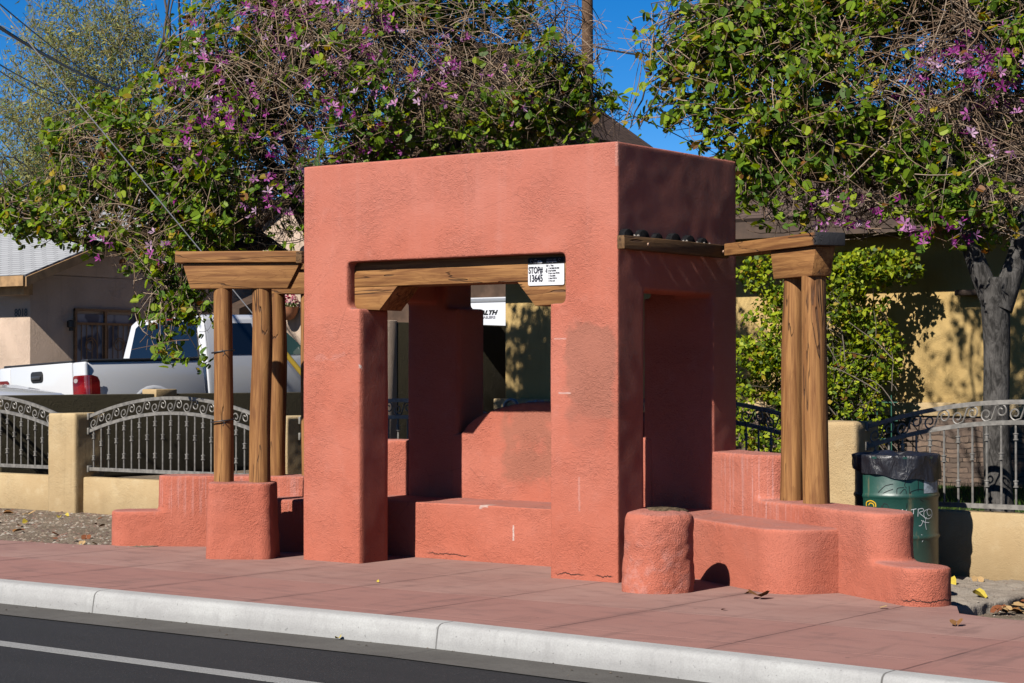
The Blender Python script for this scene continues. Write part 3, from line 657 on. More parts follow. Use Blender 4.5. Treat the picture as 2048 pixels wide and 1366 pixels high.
# sagging bag inside with bunched folds above the rim
v = []; rows2 = 8
for i in range(rows2+1):
    for k in range(S):
        a = 2*math.pi*k/S; q = i/rows2; r = (DRr-.028)*(1-q)+.005; z = .905+.045*math.sin(q*2.4)*(.6+.4*math.sin(3*a+2))+.02*mnoise.noise(Vector((math.cos(a)*3*(1-q), math.sin(a)*3*(1-q), 1)))
        v.append((r*math.cos(a), r*math.sin(a), z))
m.add(v, [(i*S+k, i*S+(k+1) % S, (i+1)*S+(k+1) % S, (i+1)*S+k) for i in range(rows2) for k in range(S)])
m.build('bin_liner', BAG.m, dr, smooth=70)
def on_drum(pts, rad, wd):
    """ribbon stroke on the drum: pts are (u metres along the girth seen from the camera, z)"""
    m = MB(); P3 = [(math.sin(u/DRr), -math.cos(u/DRr), z) for u, z in pts]
    v = []
    for i, (x, y, z) in enumerate(P3):
        u0, z0 = pts[max(0, i-1)]; u1, z1 = pts[min(len(pts)-1, i+1)]; d = Vector((u1-u0, z1-z0)).normalized(); nrm = Vector((-d.y, d.x))*wd/2
        for s_ in (1, -1):
            uu = pts[i][0]+nrm.x*s_; zz = pts[i][1]+nrm.y*s_; v.append((rad*math.sin(uu/DRr), -rad*math.cos(uu/DRr), zz))
    m.add(v, [(2*i, 2*i+1, 2*i+3, 2*i+2) for i in range(len(P3)-1)]); return m
def dens(pts, n=5):
    """Catmull-Rom through the stroke points"""
    q = [pts[0]]+list(pts)+[pts[-1]]; out = []
    for i in range(1, len(q)-2):
        for k in range(n):
            t = k/n; out.append(tuple(.5*((2*q[i][j])+(-q[i-1][j]+q[i+1][j])*t+(2*q[i-1][j]-5*q[i][j]+4*q[i+1][j]-q[i+2][j])*t*t+(-q[i-1][j]+3*q[i][j]-3*q[i+1][j]+q[i+2][j])*t**3) for j in (0, 1)))
    return out+[pts[-1]]
def asin_u(px): # image column on the drum -> girth position
    s_ = max(-.99, min(.99, (px-1793.)/82.)); return DRr*math.asin(s_)
def pz_(py): return .915-(py-911)/ (3982/14.5)
def crop(pts): return [(asin_u(1690+x/5.059), pz_(880+y/5.06)) for x, y in pts]
BLK = simple('black marker ink', (.006, .006, .008), .5, .3); WHT = simple('white marker ink', (.62, .64, .66), .5, .3); YEL = simple('yellow marker ink', (.75, .45, .02), .5, .3)
def graf(strokes, mat, name, wd, off):
    m = MB()
    for s_ in strokes: q = on_drum(dens(crop(s_)), DRr+off, wd); m.add(q.v, q.f)
    m.build(name, mat, dr, smooth=0)
graf([[(410, 430), (340, 450), (300, 490), (275, 522)], [(410, 482), (330, 520), (280, 572)], [(515, 465), (455, 472), (445, 505), (455, 548), (512, 485), (535, 500), (535, 555), (525, 580), (500, 572)], [(565, 450), (572, 520), (575, 590)], [(730, 492), (650, 488), (575, 520), (640, 560), (715, 612)], [(660, 385), (662, 440), (658, 505)], [(545, 380), (520, 440), (540, 470)], [(370, 672), (355, 640), (325, 632), (312, 668)], [(545, 625), (540, 675)], [(300, 650), (330, 700), (420, 705)]], BLK, 'black_scrawl', .0042, .002)
graf([[(430, 720), (450, 690), (470, 730), (500, 688), (505, 730)], [(540, 690), (525, 730), (560, 728)], [(585, 692), (640, 682)], [(612, 690), (608, 735)], [(660, 682), (655, 760)], [(655, 688), (705, 680), (715, 705), (672, 722), (720, 765)], [(770, 690), (725, 710), (725, 765), (770, 788), (812, 760), (808, 705), (770, 690), (755, 720), (775, 755), (800, 748)], [(690, 800), (730, 820), (780, 828)], [(715, 800), (690, 850), (665, 855)], [(748, 770), (735, 830), (748, 898)], [(720, 765), (745, 790)], [(690, 945), (740, 970), (765, 990)], [(700, 1020), (715, 985), (690, 975)]], WHT, 'white_scrawl', .0048, .0026)
graf([[(255, 668), (250, 630), (215, 607), (180, 625), (178, 665)], [(240, 668), (232, 640), (208, 632), (195, 655)]], YEL, 'yellow_scrawl', .008, .003)
q = on_drum([(asin_u(1690+x/5.059), pz_(880+452/5.06)) for x in range(720, 900, 12)], DRr+.004, .108); q.build('paper_sticker', simple('faded grey sticker', (.33, .38, .43), .6, .3, 0, .3, 40), dr, smooth=60)

# ------------------------------------------------------------------ pipes behind the back rest
PIPE = simple('galvanised pipe', (.35, .37, .39), .4, .5, .5, .2, 15)
m = MB(); pts = [(-2.95, 2.6, .3), (-2.95, 2.6, 1.18)]+[(-2.872-.078*math.cos(a*math.pi/8), 2.6, 1.19+.075*math.sin(a*math.pi/8)) for a in range(1, 8)]+[(-2.795, 2.6, 1.18), (-2.795, 2.6, 1.06)]
m.tube(pts, .017, 10); m.lathe([(.017, 0), (.028, .005), (.028, .04), (.017, .045)], 10, (-2.795, 2.6, 1.10)); m.tube([(-2.795, 2.6, 1.08), (-2.795, 2.6, .3)], .014, 8)
tag(m.build('pipe', PIPE, smooth=60), 'hooped grey water pipe standing just left above the back rest arch', 'pipe', 'grey pipes behind the back rest')
m = MB(); m.tube([(-2.70, 2.6, .3), (-2.70, 2.6, 1.21), (-2.695, 2.6, 1.235), (-2.67, 2.6, 1.243), (-2.50, 2.6, 1.248)], .016, 10); m.lathe([(.017, 0), (.026, .004), (.026, .03), (.017, .034)], 10, (-2.70, 2.6, 1.17)); m.tube([(-2.60, 2.6, 1.245), (-2.57, 2.6, 1.246)], .024, 10); m.tube([(-2.50, 2.6, 1.248), (-2.50, 2.6, .3)], .014, 8)
tag(m.build('pipe', PIPE, smooth=60), 'level grey pipe with elbow above the right slope of the back rest', 'pipe', 'grey pipes behind the back rest')
# ------------------------------------------------------------------ beige house on the left
def shingle_mat(name, c, d, axis_rot=0.):
    k = N(name, .95, .15)
    x = k.n('ShaderNodeTexBrick'); x.inputs['Scale'].default_value = 1; x.offset = .5
    x.inputs['Brick Width'].default_value = .32; x.inputs['Row Height'].default_value = .14; x.inputs['Mortar Size'].default_value = .012
    x.inputs['Color1'].default_value = (*c, 1); x.inputs['Color2'].default_value = (*[(a+b_)/2 for a, b_ in zip(c, d)], 1); x.inputs['Mortar'].default_value = (*[q*.35 for q in d], 1); x.inputs['Bias'].default_value = .2
    k.l(k.co(False), x.inputs['Vector']); n_ = k.noise(2, 4, .6)
    k.color(k.mix(k.math('MULTIPLY', k.ramp(n_, .35, .7), .35), x.outputs['Color'], d)); k.bump(x.outputs['Fac'], .02, -.7); return k.m
WROOF = shingle_mat('pale grey shingles', (.48, .49, .51), (.36, .37, .39)); BROOF = shingle_mat('brown roof shingles', (.10, .062, .045), (.055, .034, .025)); TROOF = shingle_mat('pinkish brown roof tiles', (.15, .10, .08), (.085, .058, .046))
FASC = simple('brown painted fascia', (.40, .24, .11), .7, .3, 0, .2, 6); DFASC = simple('dark brown fascia', (.075, .045, .03), .7, .3, 0, .2, 6)
RUST = simple('brown iron bars', (.22, .12, .06), .6, .4, .2, .2, 20); GLASS = glass_mat('dark window glass'); CURT = None
def curtain_mat():
    k = N('patterned net curtain', .6, .3); f = k.n('ShaderNodeTexWave'); f.inputs['Scale'].default_value = 1.6; f.inputs['Distortion'].default_value = 9; f.inputs['Detail'].default_value = 2
    k.l(k.co(True), f.inputs['Vector']); k.color(k.mix(k.ramp(f.outputs['Fac'], .3, .8), (.07, .085, .14), (.28, .30, .36))); return k.m
CURT = curtain_mat()
def roof_slab(name, a, b, c, d, th, mat, parent):
    """tilted slab from eave a-b up to ridge d-c; local axes so that shingle rows follow the slope"""
    a, b, c, d = map(Vector, (a, b, c, d)); ux = (b-a).normalized(); n_ = ux.cross(d-a).normalized(); uy = n_.cross(ux)
    def loc(p): q = p-a; return (q.dot(ux), q.dot(uy))
    m = MB().prism([loc(p) for p in (a, b, c, d)], 2, -th, 0)
    o = m.build(name, mat, parent, smooth=0); o.matrix_local = Matrix.Translation(a) @ Matrix((ux, uy, n_)).transposed().to_4x4(); return o
h1 = thing('house', label='beige stucco house with pale shingle roof and barred door behind the pickup', cat='house')
HX, HY = -20.7, 12.0
MB().box(-34, HX, HY, 18.9, 0, 3.35).prism([(HY, 3.3), (18.9, 3.3), (18.9, 3.4), ((HY+18.9)/2+1, 4.9)], 0, -34, HX).build('wall', CREAM, h1, .02)
slope = .37
rf = roof_slab('roof', (-34.5, HY-.62, 3.27), (HX+.6, HY-.62, 3.27), (HX+.6, 17, 3.27+slope*5.62), (-34.5, 17, 3.27+slope*5.62), .10, WROOF, h1)
roof_slab('roof', (HX+.6, 22.4, 3.4), (-34.5, 22.4, 3.4), (-34.5, 17.004, 3.27+slope*5.6), (HX+.6, 17.004, 3.27+slope*5.6), .10, WROOF, h1)
MB().box(-34.5, HX+.58, HY-.65, HY-.61, 3.07, 3.255).build('fascia', FASC, h1)
MB().prism([(HY-.62, 3.06), (HY-.62, 3.23), (17, 3.23+slope*5.62), (17, 3.06+slope*5.62)], 0, HX+.603, HX+.64).build('barge_board', FASC, h1)
MB().box(HX-.5, HX+.25, HY-.35, HY-.15, 2.93, 3.16).build('rafter_tail', FASC, h1)
text('house_number', '8018', .19, simple('black metal numerals', (.03, .03, .03), .5, .4), h1, (-21.12, HY-.012, 2.56), (R(90), 0, 0), .006, .95)
dy0, dy1 = 13.06, 14.55
dr_ = MB().box(HX-.06, HX-.01, dy0, dy1, 0.4, 2.62); d_o = MB().box(HX+.002, HX+.02, dy0, dy1, .4, 2.62).build('door', CURT, h1)
m = MB(); fr = .035
for y in (dy0-.05, dy0+.68, dy1+.02): m.box(HX+.02, HX+.07, y, y+.05, .4, 2.72)
for z in (2.42, 2.68, 1.3): m.box(HX+.022, HX+.068, dy0-.05, dy1+.07, z, z+.045)
m.build('security_frame', RUST, d_o, smooth=0)
for i in range(11):
    y = dy0+.12+i*.13
    MB().tube([(HX+.045, y, .4), (HX+.045, y, 2.45)], .010, 5).build('bar', RUST, d_o)
for y in (dy0+.34, dy0+1.05):
    for z in (2.05, 1.55):
        m = MB(); m.tube([(HX+.05, y+.15*math.cos(a*.4)*math.exp(-a*.03), z+.15*math.sin(a*.4)*math.exp(-a*.03)) for a in range(24)], .009, 5); m.build('scroll', RUST, d_o)
MB().lathe([(.05, 0), (.05, .05), (.09, .07), (.09, .18), (.03, .2)], 12, (HX+.14, dy0-.2, 2.30)).build('lamp', simple('dark lamp metal', (.04, .035, .03), .5, .5, .5), h1)
# set-back wing of the same street front with its porch and a gable above
h2 = thing('house', label='cream gabled house wall with brown porch roof and hanging flower basket behind the log posts', cat='house')
m = MB().box(-20.04, -14, 17.4, 26, 0, 4.5); m.prism([(-20.04, 4.5), (-14, 4.5), (-17, 6.1)], 1, 17.4, 26); m.build('wall', CREAM, h2, .01)
roof_slab('roof', (-20.5, 17.2, 4.40), (-17.0, 17.2, 6.27), (-17.0, 26.4, 6.27), (-20.5, 26.4, 4.40), .12, BROOF, h2)
roof_slab('roof', (-16.995, 17.2, 6.27), (-13.5, 17.2, 4.40), (-13.5, 26.4, 4.40), (-16.995, 26.4, 6.27), .12, BROOF, h2)
MB().prism([(16.2, 2.62), (16.2, 2.78), (17.39, 3.2), (17.39, 3.02)], 0, -20.03, -19.52).build('porch_roof', DFASC, h2)
for x in (-19.66,): MB().box(x, x+.12, 16.25, 16.37, 0, 2.64).build('porch_post', FASC, h2, .01)
w_ = MB().box(-18.2, -17.4, 17.37, 17.42, 1.4, 2.6).build('window', GLASS, h2)
MB().box(-16.6, -15.2, 17.375, 17.42, 1.0, 2.3).build('window', GLASS, h2)
pot = thing('flower_basket', (-19.16, 17.2, 2.73), None, 'round terracotta wall pot of pink flowers beside the shelter left edge', 'flower pot')
TERR = simple('terracotta', (.38, .16, .08), .8, .2, 0, .2, 8)
MB().lathe([(.05, -.16), (.13, -.12), (.19, -.02), (.215, .08), (.225, .1), (.2, .1)], 24).build('pot', TERR, pot, smooth=50)

# ------------------------------------------------------------------ vehicles
PAINT = N('white car paint', .22, .5); PAINT.color((.74, .75, .78)); PAINT.b.inputs['Coat Weight'].default_value = .6; PAINT = PAINT.m
BLACKP = simple('black plastic trim', (.02, .02, .022), .5, .4); RUB = simple('tyre rubber', (.02, .02, .02), .9, .2); STEEL = simple('wheel rim steel', (.45, .45, .46), .35, .5, .8)
DGL = simple('tinted car glass', (.008, .012, .02), .05, .6); GGL = simple('greenish car glass', (.05, .10, .075), .06, .6)
TAIL = N('red tail lamp lens', .12, .6); f_ = TAIL.ramp(TAIL.noise(1, 2, .5, TAIL.co(False, (2, 2, 9))), .4, .6); TAIL.color(TAIL.mix(f_, (.16, .003, .008), (.30, .01, .012))); TAIL.b.inputs['Coat Weight'].default_value = .7; TAIL = TAIL.m
CLEAR = simple('clear lamp lens', (.45, .40, .40), .15, .6)
def wheel(parent, x, y, r=.37):
    t = MB().lathe([(r*.62, -.11), (r*.9, -.12), (r, -.09), (r, .09), (r*.9, .12), (r*.62, .11)], 36).build('wheel', RUB, parent, smooth=40, loc=(x, y, r), rot=(0, R(90), 0))
    MB().lathe([(r*.1, -.05), (r*.62, -.08), (r*.62, .08), (r*.1, .06)], 24).build('rim', STEEL, t, smooth=40)
tk = thing('pickup_truck', (-13.245, 5.995, .335), (R(1.2), R(-2.6), R(-6)), 'white extended cab pickup truck with dark tinted windows parked behind the olive wall', 'pickup truck')
W2 = 1.0
def body_section(y0, y1, prof, mat, name, parent, bev=.03):
    return MB().prism(prof, 1, y0, y1).build(name, mat, parent, bev, 3, 50)
bedp = [(-W2, .5), (W2, .5), (W2+.02, .8), (W2, 1.05), (W2-.03, 1.28), (W2-.14, 1.29), (W2-.15, .7), (-W2+.15, .7), (-W2+.14, 1.29), (-W2+.03, 1.28), (-W2, 1.05), (-W2-.02, .8)]
bed = body_section(.07, 2.02, bedp, PAINT, 'cargo_bed', tk)
for s_ in (1, -1):
    MB().box(min(s_*.83, s_*.985), max(s_*.83, s_*.985), .07, 2.02, 1.285, 1.318).build('bed_rail', BLACKP, bed, .012)
    # flared wing over the rear wheel
    fl = MB(); A = [i*math.pi/14 for i in range(15)]
    v = []
    for a in A:
        for rr, xx in ((.44, 1.0), (.455, 1.028), (.50, 1.026), (.54, 1.0)): v.append((s_*xx, 1.12+rr*math.cos(a), .42+rr*math.sin(a)))
    fl.add(v, [(i*4+k, i*4+k+1, i*4+k+5, i*4+k+4) for i in range(14) for k in range(3)]); fl.build('wheel_flare', PAINT, bed, smooth=70)
    MB().prism([(1.12+.44*math.cos(a), .42+.44*math.sin(a)) for a in A], 0, min(s_*.8, s_*1.024), max(s_*.8, s_*1.024)).build('wheel_arch', BLACKP, bed)
tg = MB().box(-.72, .72, 0, .075, .52, 1.29).build('tailgate', PAINT, tk, .02, 3)
MB().box(-.72, .72, -.002, .07, 1.285, 1.312).build('cap_trim', BLACKP, tg, .01)
MB().prism(rrect(-.22, .06, 1.05, 1.20, .05, 5), 1, -.012, .004).build('handle', BLACKP, tg, .004)
MB().prism(rrect(-.18, .02, 1.09, 1.14, .015, 3), 1, -.03, -.01).build('latch_bar', simple('worn black plastic', (.05, .05, .055), .3, .5), tg, .004)
for s_ in (1, -1):
    MB().box(min(s_*.726, s_*1.005), max(s_*.726, s_*1.005), .004, .075, .5, 1.285).build('corner_panel', PAINT, tk, .03, 3)
    pl = [(.85*s_, .80), (1.012*s_, .80)] if 0 else None
    v = []; zs = [(.70, .0), (.74, .0), (.90, 0), (1.02, .0), (1.08, .02), (1.105, .07)]
    m = MB(); 
    # lens wraps from the rear face round the corner to the side
    ring = [(.745, -.008), (.85, -.014), (.96, -.012), (1.012, .0), (1.034, .03), (1.038, .09), (1.034, .22)]
    for i, (z, cut) in enumerate(zs):
        for j, (x, y) in enumerate(ring):
            yy = y if y < .1 else .22-cut*1.6
            v.append((s_*(x if j else .745+cut*.5), yy, z))
    nn = len(ring); m.add(v, [(i*nn+j, i*nn+j+1, (i+1)*nn+j+1, (i+1)*nn+j) for i in range(len(zs)-1) for j in range(nn-1)])
    tl = m.build('tail_light', TAIL, tk, smooth=60)
    MB().prism([(s_*(.825+.045*math.cos(a)), 1.035+.030*math.sin(a)) for a in [i*.628 for i in range(10)]], 1, -.020, -.006).build('reverse_lamp', CLEAR, tl)
MB().box(-1.0, 1.0, -.16, .02, .38, .56).build('bumper', simple('chrome bumper', (.5, .5, .52), .2, .5, .9), tk, .03)
# cab
cab = thing('cab'); cab.parent = tk
del cab
belt = 1.30; roof = 1.93
cabp = [(-W2, .45), (W2, .45), (W2+.015, .85), (W2-.01, belt), (.83, roof-.06), (.72, roof), (-.72, roof), (-.83, roof-.06), (-W2+.01, belt), (-W2-.015, .85)]
cab = MB()
sec = [(2.07, 0, 1.), (2.14, .0, 1.), (4.0, .0, 1.), (4.55, -.5, 1.)]
rows_ = []
for y, dz, _ in sec:
    rows_.append([(x, y+(.0 if z <= belt else (z-belt)/(roof-belt)*(.10 if y < 3 else -.75)), z) for x, z in cabp])
nn = len(cabp); v = [p_ for r_ in rows_[:3] for p_ in r_]
cab.add(v, [(i*nn+k, i*nn+(k+1) % nn, (i+1)*nn+(k+1) % nn, (i+1)*nn+k) for i in range(2) for k in range(nn)]+[tuple(range(nn-1, -1, -1)), tuple(2*nn+k for k in range(nn))])
cab = cab.build('cab', PAINT, tk, .025, 3, 50)
MB().prism([(-W2, .45), (W2, .45), (W2, 1.05), (.9, 1.2), (-.9, 1.2), (-W2, 1.05)], 1, 3.95, 5.5).build('hood', PAINT, tk, .05, 3, 50)
def ontumble(y, z, off=.006, s_=1):
    """point on the cab side at length y and height z"""
    u = (z-belt)/(roof-.06-belt); x = (W2-.01)+(.83-W2+.01)*u+off; return (s_*x, y, z)
for s_ in (1, -1):
    def sidewin(pts, name, mat, off=.006):
        q = [ontumble(y, z, off, s_) for y, z in pts]; q2 = [ontumble(y, z, off-.02, s_) for y, z in pts]; k_ = len(q)
        return MB().add(q+q2, [tuple(range(k_)), tuple(range(2*k_-1, k_-1, -1))]+[(i, k_+i, k_+(i+1) % k_, (i+1) % k_) for i in range(k_)]).build(name, mat, cab, smooth=0)
    sidewin([(2.36, belt+.04), (3.02, belt+.04), (3.02, roof-.13), (2.46, roof-.13)], 'quarter_window', DGL)
    fwn = sidewin([(3.08, belt+.03), (4.02, belt+.03), (3.86, belt+.17), (3.52, roof-.13), (3.08, roof-.13)], 'door_window', GGL if s_ > 0 else DGL)
    MB().box(min(s_*.985, s_*1.03), max(s_*.985, s_*1.03), 3.16, 3.30, 1.13, 1.17).build('door_handle', BLACKP, cab, .008)
    MB().box(min(s_*1.0, s_*1.18), max(s_*1.0, s_*1.18), 3.88, 3.96, 1.30, 1.50).build('wing_mirror', PAINT, cab, .03, 3)
    MB().box(min(s_*1.001, s_*1.012), max(s_*1.001, s_*1.012), 2.15, 3.9, .70, .74).build('side_moulding', BLACKP, cab, .004)
# rear window on the sloping back of the cab
def onback(x, z): u = (z-belt)/(roof-belt); return (x, 2.07+.10*u-.006, z)
q = [onback(x, z) for x, z in ((-.80, belt+.035), (.80, belt+.035), (.70, roof-.115), (.64, roof-.075), (-.64, roof-.075), (-.70, roof-.115))]
k_ = len(q); MB().add(q+[(x, y+.03, z) for x, y, z in q], [tuple(range(k_)), tuple(range(2*k_-1, k_-1, -1))]+[(i, k_+i, k_+(i+1) % k_, (i+1) % k_) for i in range(k_)]).build('rear_window', DGL, cab, smooth=0)
MB().box(-.16, .16, 2.14, 2.20, roof-.045, roof-.012).build('brake_light', TAIL, cab, .006)
for x in (-.88, .88):
    for y in (1.12, 4.65): wheel(tk, x, y)
cr = thing('parked_car', (-13.55, 3.95, .33), (0, 0, R(4)), 'silver white car corner at the left photo edge above the olive wall', 'car')
pr = [(-2.2, .35), (2.1, .35), (2.22, .55), (2.2, .82), (2.0, .93), (1.2, 1.03), (-2.1, 1.05), (-2.25, .8)]
cb = MB().prism(pr, 1, -.86, .86).build('body', PAINT, cr, .07, 3, 60)
MB().prism([(1.0, 1.04), (.35, 1.42), (-.75, 1.44), (-1.5, 1.04)], 1, -.72, .72).build('cabin', DGL, cr, .05, 3, 60)
MB().prism([(.36, 1.42), (.2, 1.49), (-.65, 1.50), (-.78, 1.43)], 1, -.70, .70).build('roof', PAINT, cr, .02, 2, 60)
for s_ in (1, -1): MB().box(2.1, 2.23, min(s_*.55, s_*.84), max(s_*.55, s_*.84), .70, .86).build('headlight', CLEAR, cr, .02)
for x in (-1.35, 1.35):
    for y in (-.76, .76):
        t_ = MB().lathe([(.2, -.1), (.30, -.1), (.32, -.07), (.32, .07), (.30, .1), (.2, .1)], 28).build('wheel', RUB, cr, smooth=40, loc=(x, y, .32), rot=(R(90), 0, 0))
# yellow handled guy guard and wire
ga = CAM+fwd*19.7+right*((600-1024)*19.7/3982)-up*((742-683)*19.7/3982); gtop = CAM+fwd*17.9+right*((0-1024)*17.9/3982)-up*((15-683)*17.9/3982); anchor = ga-(gtop-ga).normalized()*1.55; dirg = (gtop-anchor).normalized()
gw = tag(MB().tube([anchor, anchor+dirg*14], .0055, 6).build('guy_wire', simple('galvanised wire', (.62, .63, .65), .5, .4, 0), smooth=60), 'pale steel guy wire slanting down through the left tree', 'guy wire')
YG = simple('yellow plastic guard', (.80, .55, .07), .45, .4)
MB().tube([anchor+dirg*.15, anchor+dirg*1.88], .026, 12).build('guard', YG, gw, smooth=60)
# utility pole and lines
pole = thing('utility_pole', (-17.44, 25.25, 0), None, 'brown wooden utility pole rising behind the trees above the shelter', 'utility pole')
MB().tube([(0, 0, 0), (0, 0, 14)], [.17, .11], 14).build('pole', bark_mat('creosoted pole wood', (.19, .11, .065), (.10, .055, .03)), pole, smooth=60)
MB().box(-1.2, 1.2, -.06, .06, 12.9, 13.05).build('crossarm', DIMWOOD, pole, .01)
CABLE = simple('black cable', (.02, .02, .022), .6, .3)
def cable(a, b, r, sag, label, ext=.35):
    a, b = Vector(a), Vector(b); d = b-a; a2 = a-d*ext; b2 = b+d*ext; pts = []
    for i in range(25): u = i/24; p_ = a2.lerp(b2, u); pts.append(p_-Vector((0, 0, sag*4*(u*(1-u)-.16))))
    tag(MB().tube(pts, r, 6).build('power_line', CABLE, smooth=60), label, 'power line', 'overhead lines')
cable((-12.88, 4.92, 6.33), (-22.34, 15.33, 7.26), .010, .12, 'topmost thin black overhead line at the upper left corner')
cable((-12.88, 4.93, 6.02), (-22.34, 15.32, 7.30), .026, .16, 'thick grey overhead cable crossing the upper left sky')
cable((-16.09, 7.54, 6.16), (-26.89, 18.17, 7.75), .013, .1, 'upper of the two low black lines at left edge')
cable((-16.09, 7.54, 6.06), (-26.99, 18.11, 7.60), .011, .1, 'lowest thin black line at left edge in front of the feathery tree')
cable((-17.3, 25.2, 8.88), (-11.95, 20.49, 7.49), .022, .05, 'single dark line running right from the wooden pole', 0.)

# ------------------------------------------------------------------ ochre house on the right
yh = thing('house', label='ochre stucco house with dark eaves and stone wainscot behind the right fence', cat='house')
YX0, YY = -7.4, 8.6
MB().box(YX0, 12, YY, 20, 0, 3.25).build('wall', YELLOW, yh, .02)
MB().box(YX0-.09, 12, YY-.13, YY-.003, 1.035, 1.185).build('ledge', TAN, yh, .015)
def stone_mat():
    k = N('stacked ledge stone', .95, .15); b_ = k.n('ShaderNodeTexBrick'); b_.inputs['Scale'].default_value = 1; b_.offset = .37; b_.squash = .7; b_.squash_frequency = 3
    b_.inputs['Brick Width'].default_value = .24; b_.inputs['Row Height'].default_value = .058; b_.inputs['Mortar Size'].default_value = .007; b_.inputs['Bias'].default_value = 0
    b_.inputs['Color1'].default_value = (.26, .18, .13, 1); b_.inputs['Color2'].default_value = (.12, .09, .07, 1); b_.inputs['Mortar'].default_value = (.03, .022, .018, 1)
    mp = k.n('ShaderNodeMapping'); mp.inputs['Rotation'].default_value = (R(90), 0, 0); k.l(k.geo.outputs['Position'], mp.inputs[0])
    wz = k.n('ShaderNodeVectorMath', operation='ADD'); nn_ = k.n('ShaderNodeTexNoise'); nn_.inputs['Scale'].default_value = 3; k.l(k.geo.outputs['Position'], nn_.inputs['Vector'])
    sc_ = k.n('ShaderNodeVectorMath', operation='SCALE'); sc_.inputs['Scale'].default_value = .13; k.l(nn_.outputs['Color'], sc_.inputs[0]); k.l(mp.outputs[0], wz.inputs[0]); k.l(sc_.outputs[0], wz.inputs[1]); k.l(wz.outputs[0], b_.inputs['Vector'])
    f = k.noise(9, 5, .7, k.co(True)); k.color(k.mix(k.ramp(f, .35, .7), b_.outputs['Color'], (.14, .10, .08))); k.bump(b_.outputs['Fac'], .04, -1); k.bump(f, .02, .7); return k.m
MB().box(YX0-.06, 12, YY-.10, YY-.004, .2, 1.034).build('stone_wainscot', stone_mat(), yh, .01)
EV = 3.10; oy = .75
roof_slab('roof', (YX0-.7, YY-oy, EV+.17), (13, YY-oy, EV+.17), (13, 14.2, EV+.17+.33*(14.2-YY+oy)), (-4.5, 14.2, EV+.17+.33*(14.2-YY+oy)), .13, TROOF, yh)
MB().box(YX0-.7, 13, YY-oy-.02, YY-oy+.03, EV-.06, EV+.13).build('fascia', DFASC, yh)
MB().box(YX0-.69, 13, YY-oy+.03, YY+.02, EV-.05, EV-.02).build('soffit', DFASC, yh)
MB().box(-1.15, -.86, YY-.16, YY-.004, 2.36, 2.42).build('wall_lamp', DFASC, yh, .006)
bh = thing('house', label='tall dark brown gable roof behind the tree crown above the shelter', cat='house')
gx, gz_ = -10.75, 5.45; ap = (-13.7, 7.45)
MB().prism([(-16.2, 0), (-11.0, 0), (-11.0, 5.2), (ap[0], ap[1]-.3), (-16.2, 5.2)], 1, 16.4, 17.2).build('wall', simple('brown stained siding', (.10, .06, .04), .85, .2, 0, .3, 3), bh, .01)
roof_slab('roof', (ap[0]+.004, 15.8, ap[1]), (gx, 15.8, gz_), (gx, 17.5, gz_), (ap[0]+.004, 17.5, ap[1]), .16, BROOF, bh)
roof_slab('roof', (-16.5, 15.8, gz_), (ap[0]-.004, 15.8, ap[1]), (ap[0]-.004, 17.5, ap[1]), (-16.5, 17.5, gz_), .16, BROOF, bh)
# trailer seen in the gap behind the shelter
tr = thing('cargo_trailer', (-10.75, 13.0, .35), None, 'white trailer with black slanted lettering seen through the shelter opening', 'trailer')
MB().box(-1.1, 1.1, 0, 3.6, .35, 2.36).build('body', PAINT, tr, .05, 3)
text('lettering', 'STEALTH', .095, SB, tr, (-.60, -.006, 2.085), (R(90), 0, 0), .004, 1.35, .35)
text('lettering', 'TRAILERS', .052, SG, tr, (-.44, -.006, 2.025), (R(90), 0, 0), .002, 1.55, 0)
MB().box(-1.12, 1.12, -.012, .03, 2.28, 2.34).build('trim', simple('grey trailer trim', (.45, .46, .48), .4, .5, .5), tr, .005)
for x in (-.45, .45): MB().lathe([(.2, -.1), (.3, -.1), (.33, -.06), (.33, .06), (.3, .1), (.2, .1)], 24).build('wheel', RUB, tr, smooth=40, loc=(x, .06, .33), rot=(R(90), 0, 0))
sd_ = thing('garden_shed', (-11.6, 17.5, 0), None, 'dark grey shed roof edge above the white trailer', 'shed')
MB().box(-3, 3, 0, 3, 0, 3.0).build('wall', simple('dark grey siding', (.05, .048, .05), .8, .2, 0, .3, 5), sd_, .01)
roof_slab('roof', (-3.3, -.4, 2.95), (3.3, -.4, 2.95), (3.3, 3.4, 3.5), (-3.3, 3.4, 3.5), .1, BROOF, sd_)

# ------------------------------------------------------------------ vegetation
AX, AY = np.array([right.x, right.y, 0]), np.array([fwd.x, fwd.y, 0])/np.linalg.norm([fwd.x, fwd.y])
def np_tubes(P, Rad, sides=3):
    """P (N,K,3) paths, Rad (N,K): all tubes in one go"""
    N_, K = P.shape[:2]; T_ = np.gradient(P, axis=1); T_ /= np.linalg.norm(T_, axis=2, keepdims=True)+1e-9
    ref = np.where(np.abs(T_[..., 2:3]) < .9, np.array([0, 0, 1.]), np.array([1., 0, 0])); A = np.cross(T_, ref); A /= np.linalg.norm(A, axis=2, keepdims=True)+1e-9; B = np.cross(T_, A)
    an = np.arange(sides)*2*np.pi/sides
    V = P[:, :, None]+Rad[:, :, None, None]*(A[:, :, None]*np.cos(an)[:, None]+B[:, :, None]*np.sin(an)[:, None])
    idx = np.arange(N_*K*sides).reshape(N_, K, sides); nx = np.roll(idx, -1, 2)
    F = np.stack([idx[:, :-1], nx[:, :-1], nx[:, 1:], idx[:, 1:]], -1).reshape(-1, 4)
    return V.reshape(-1, 3), F
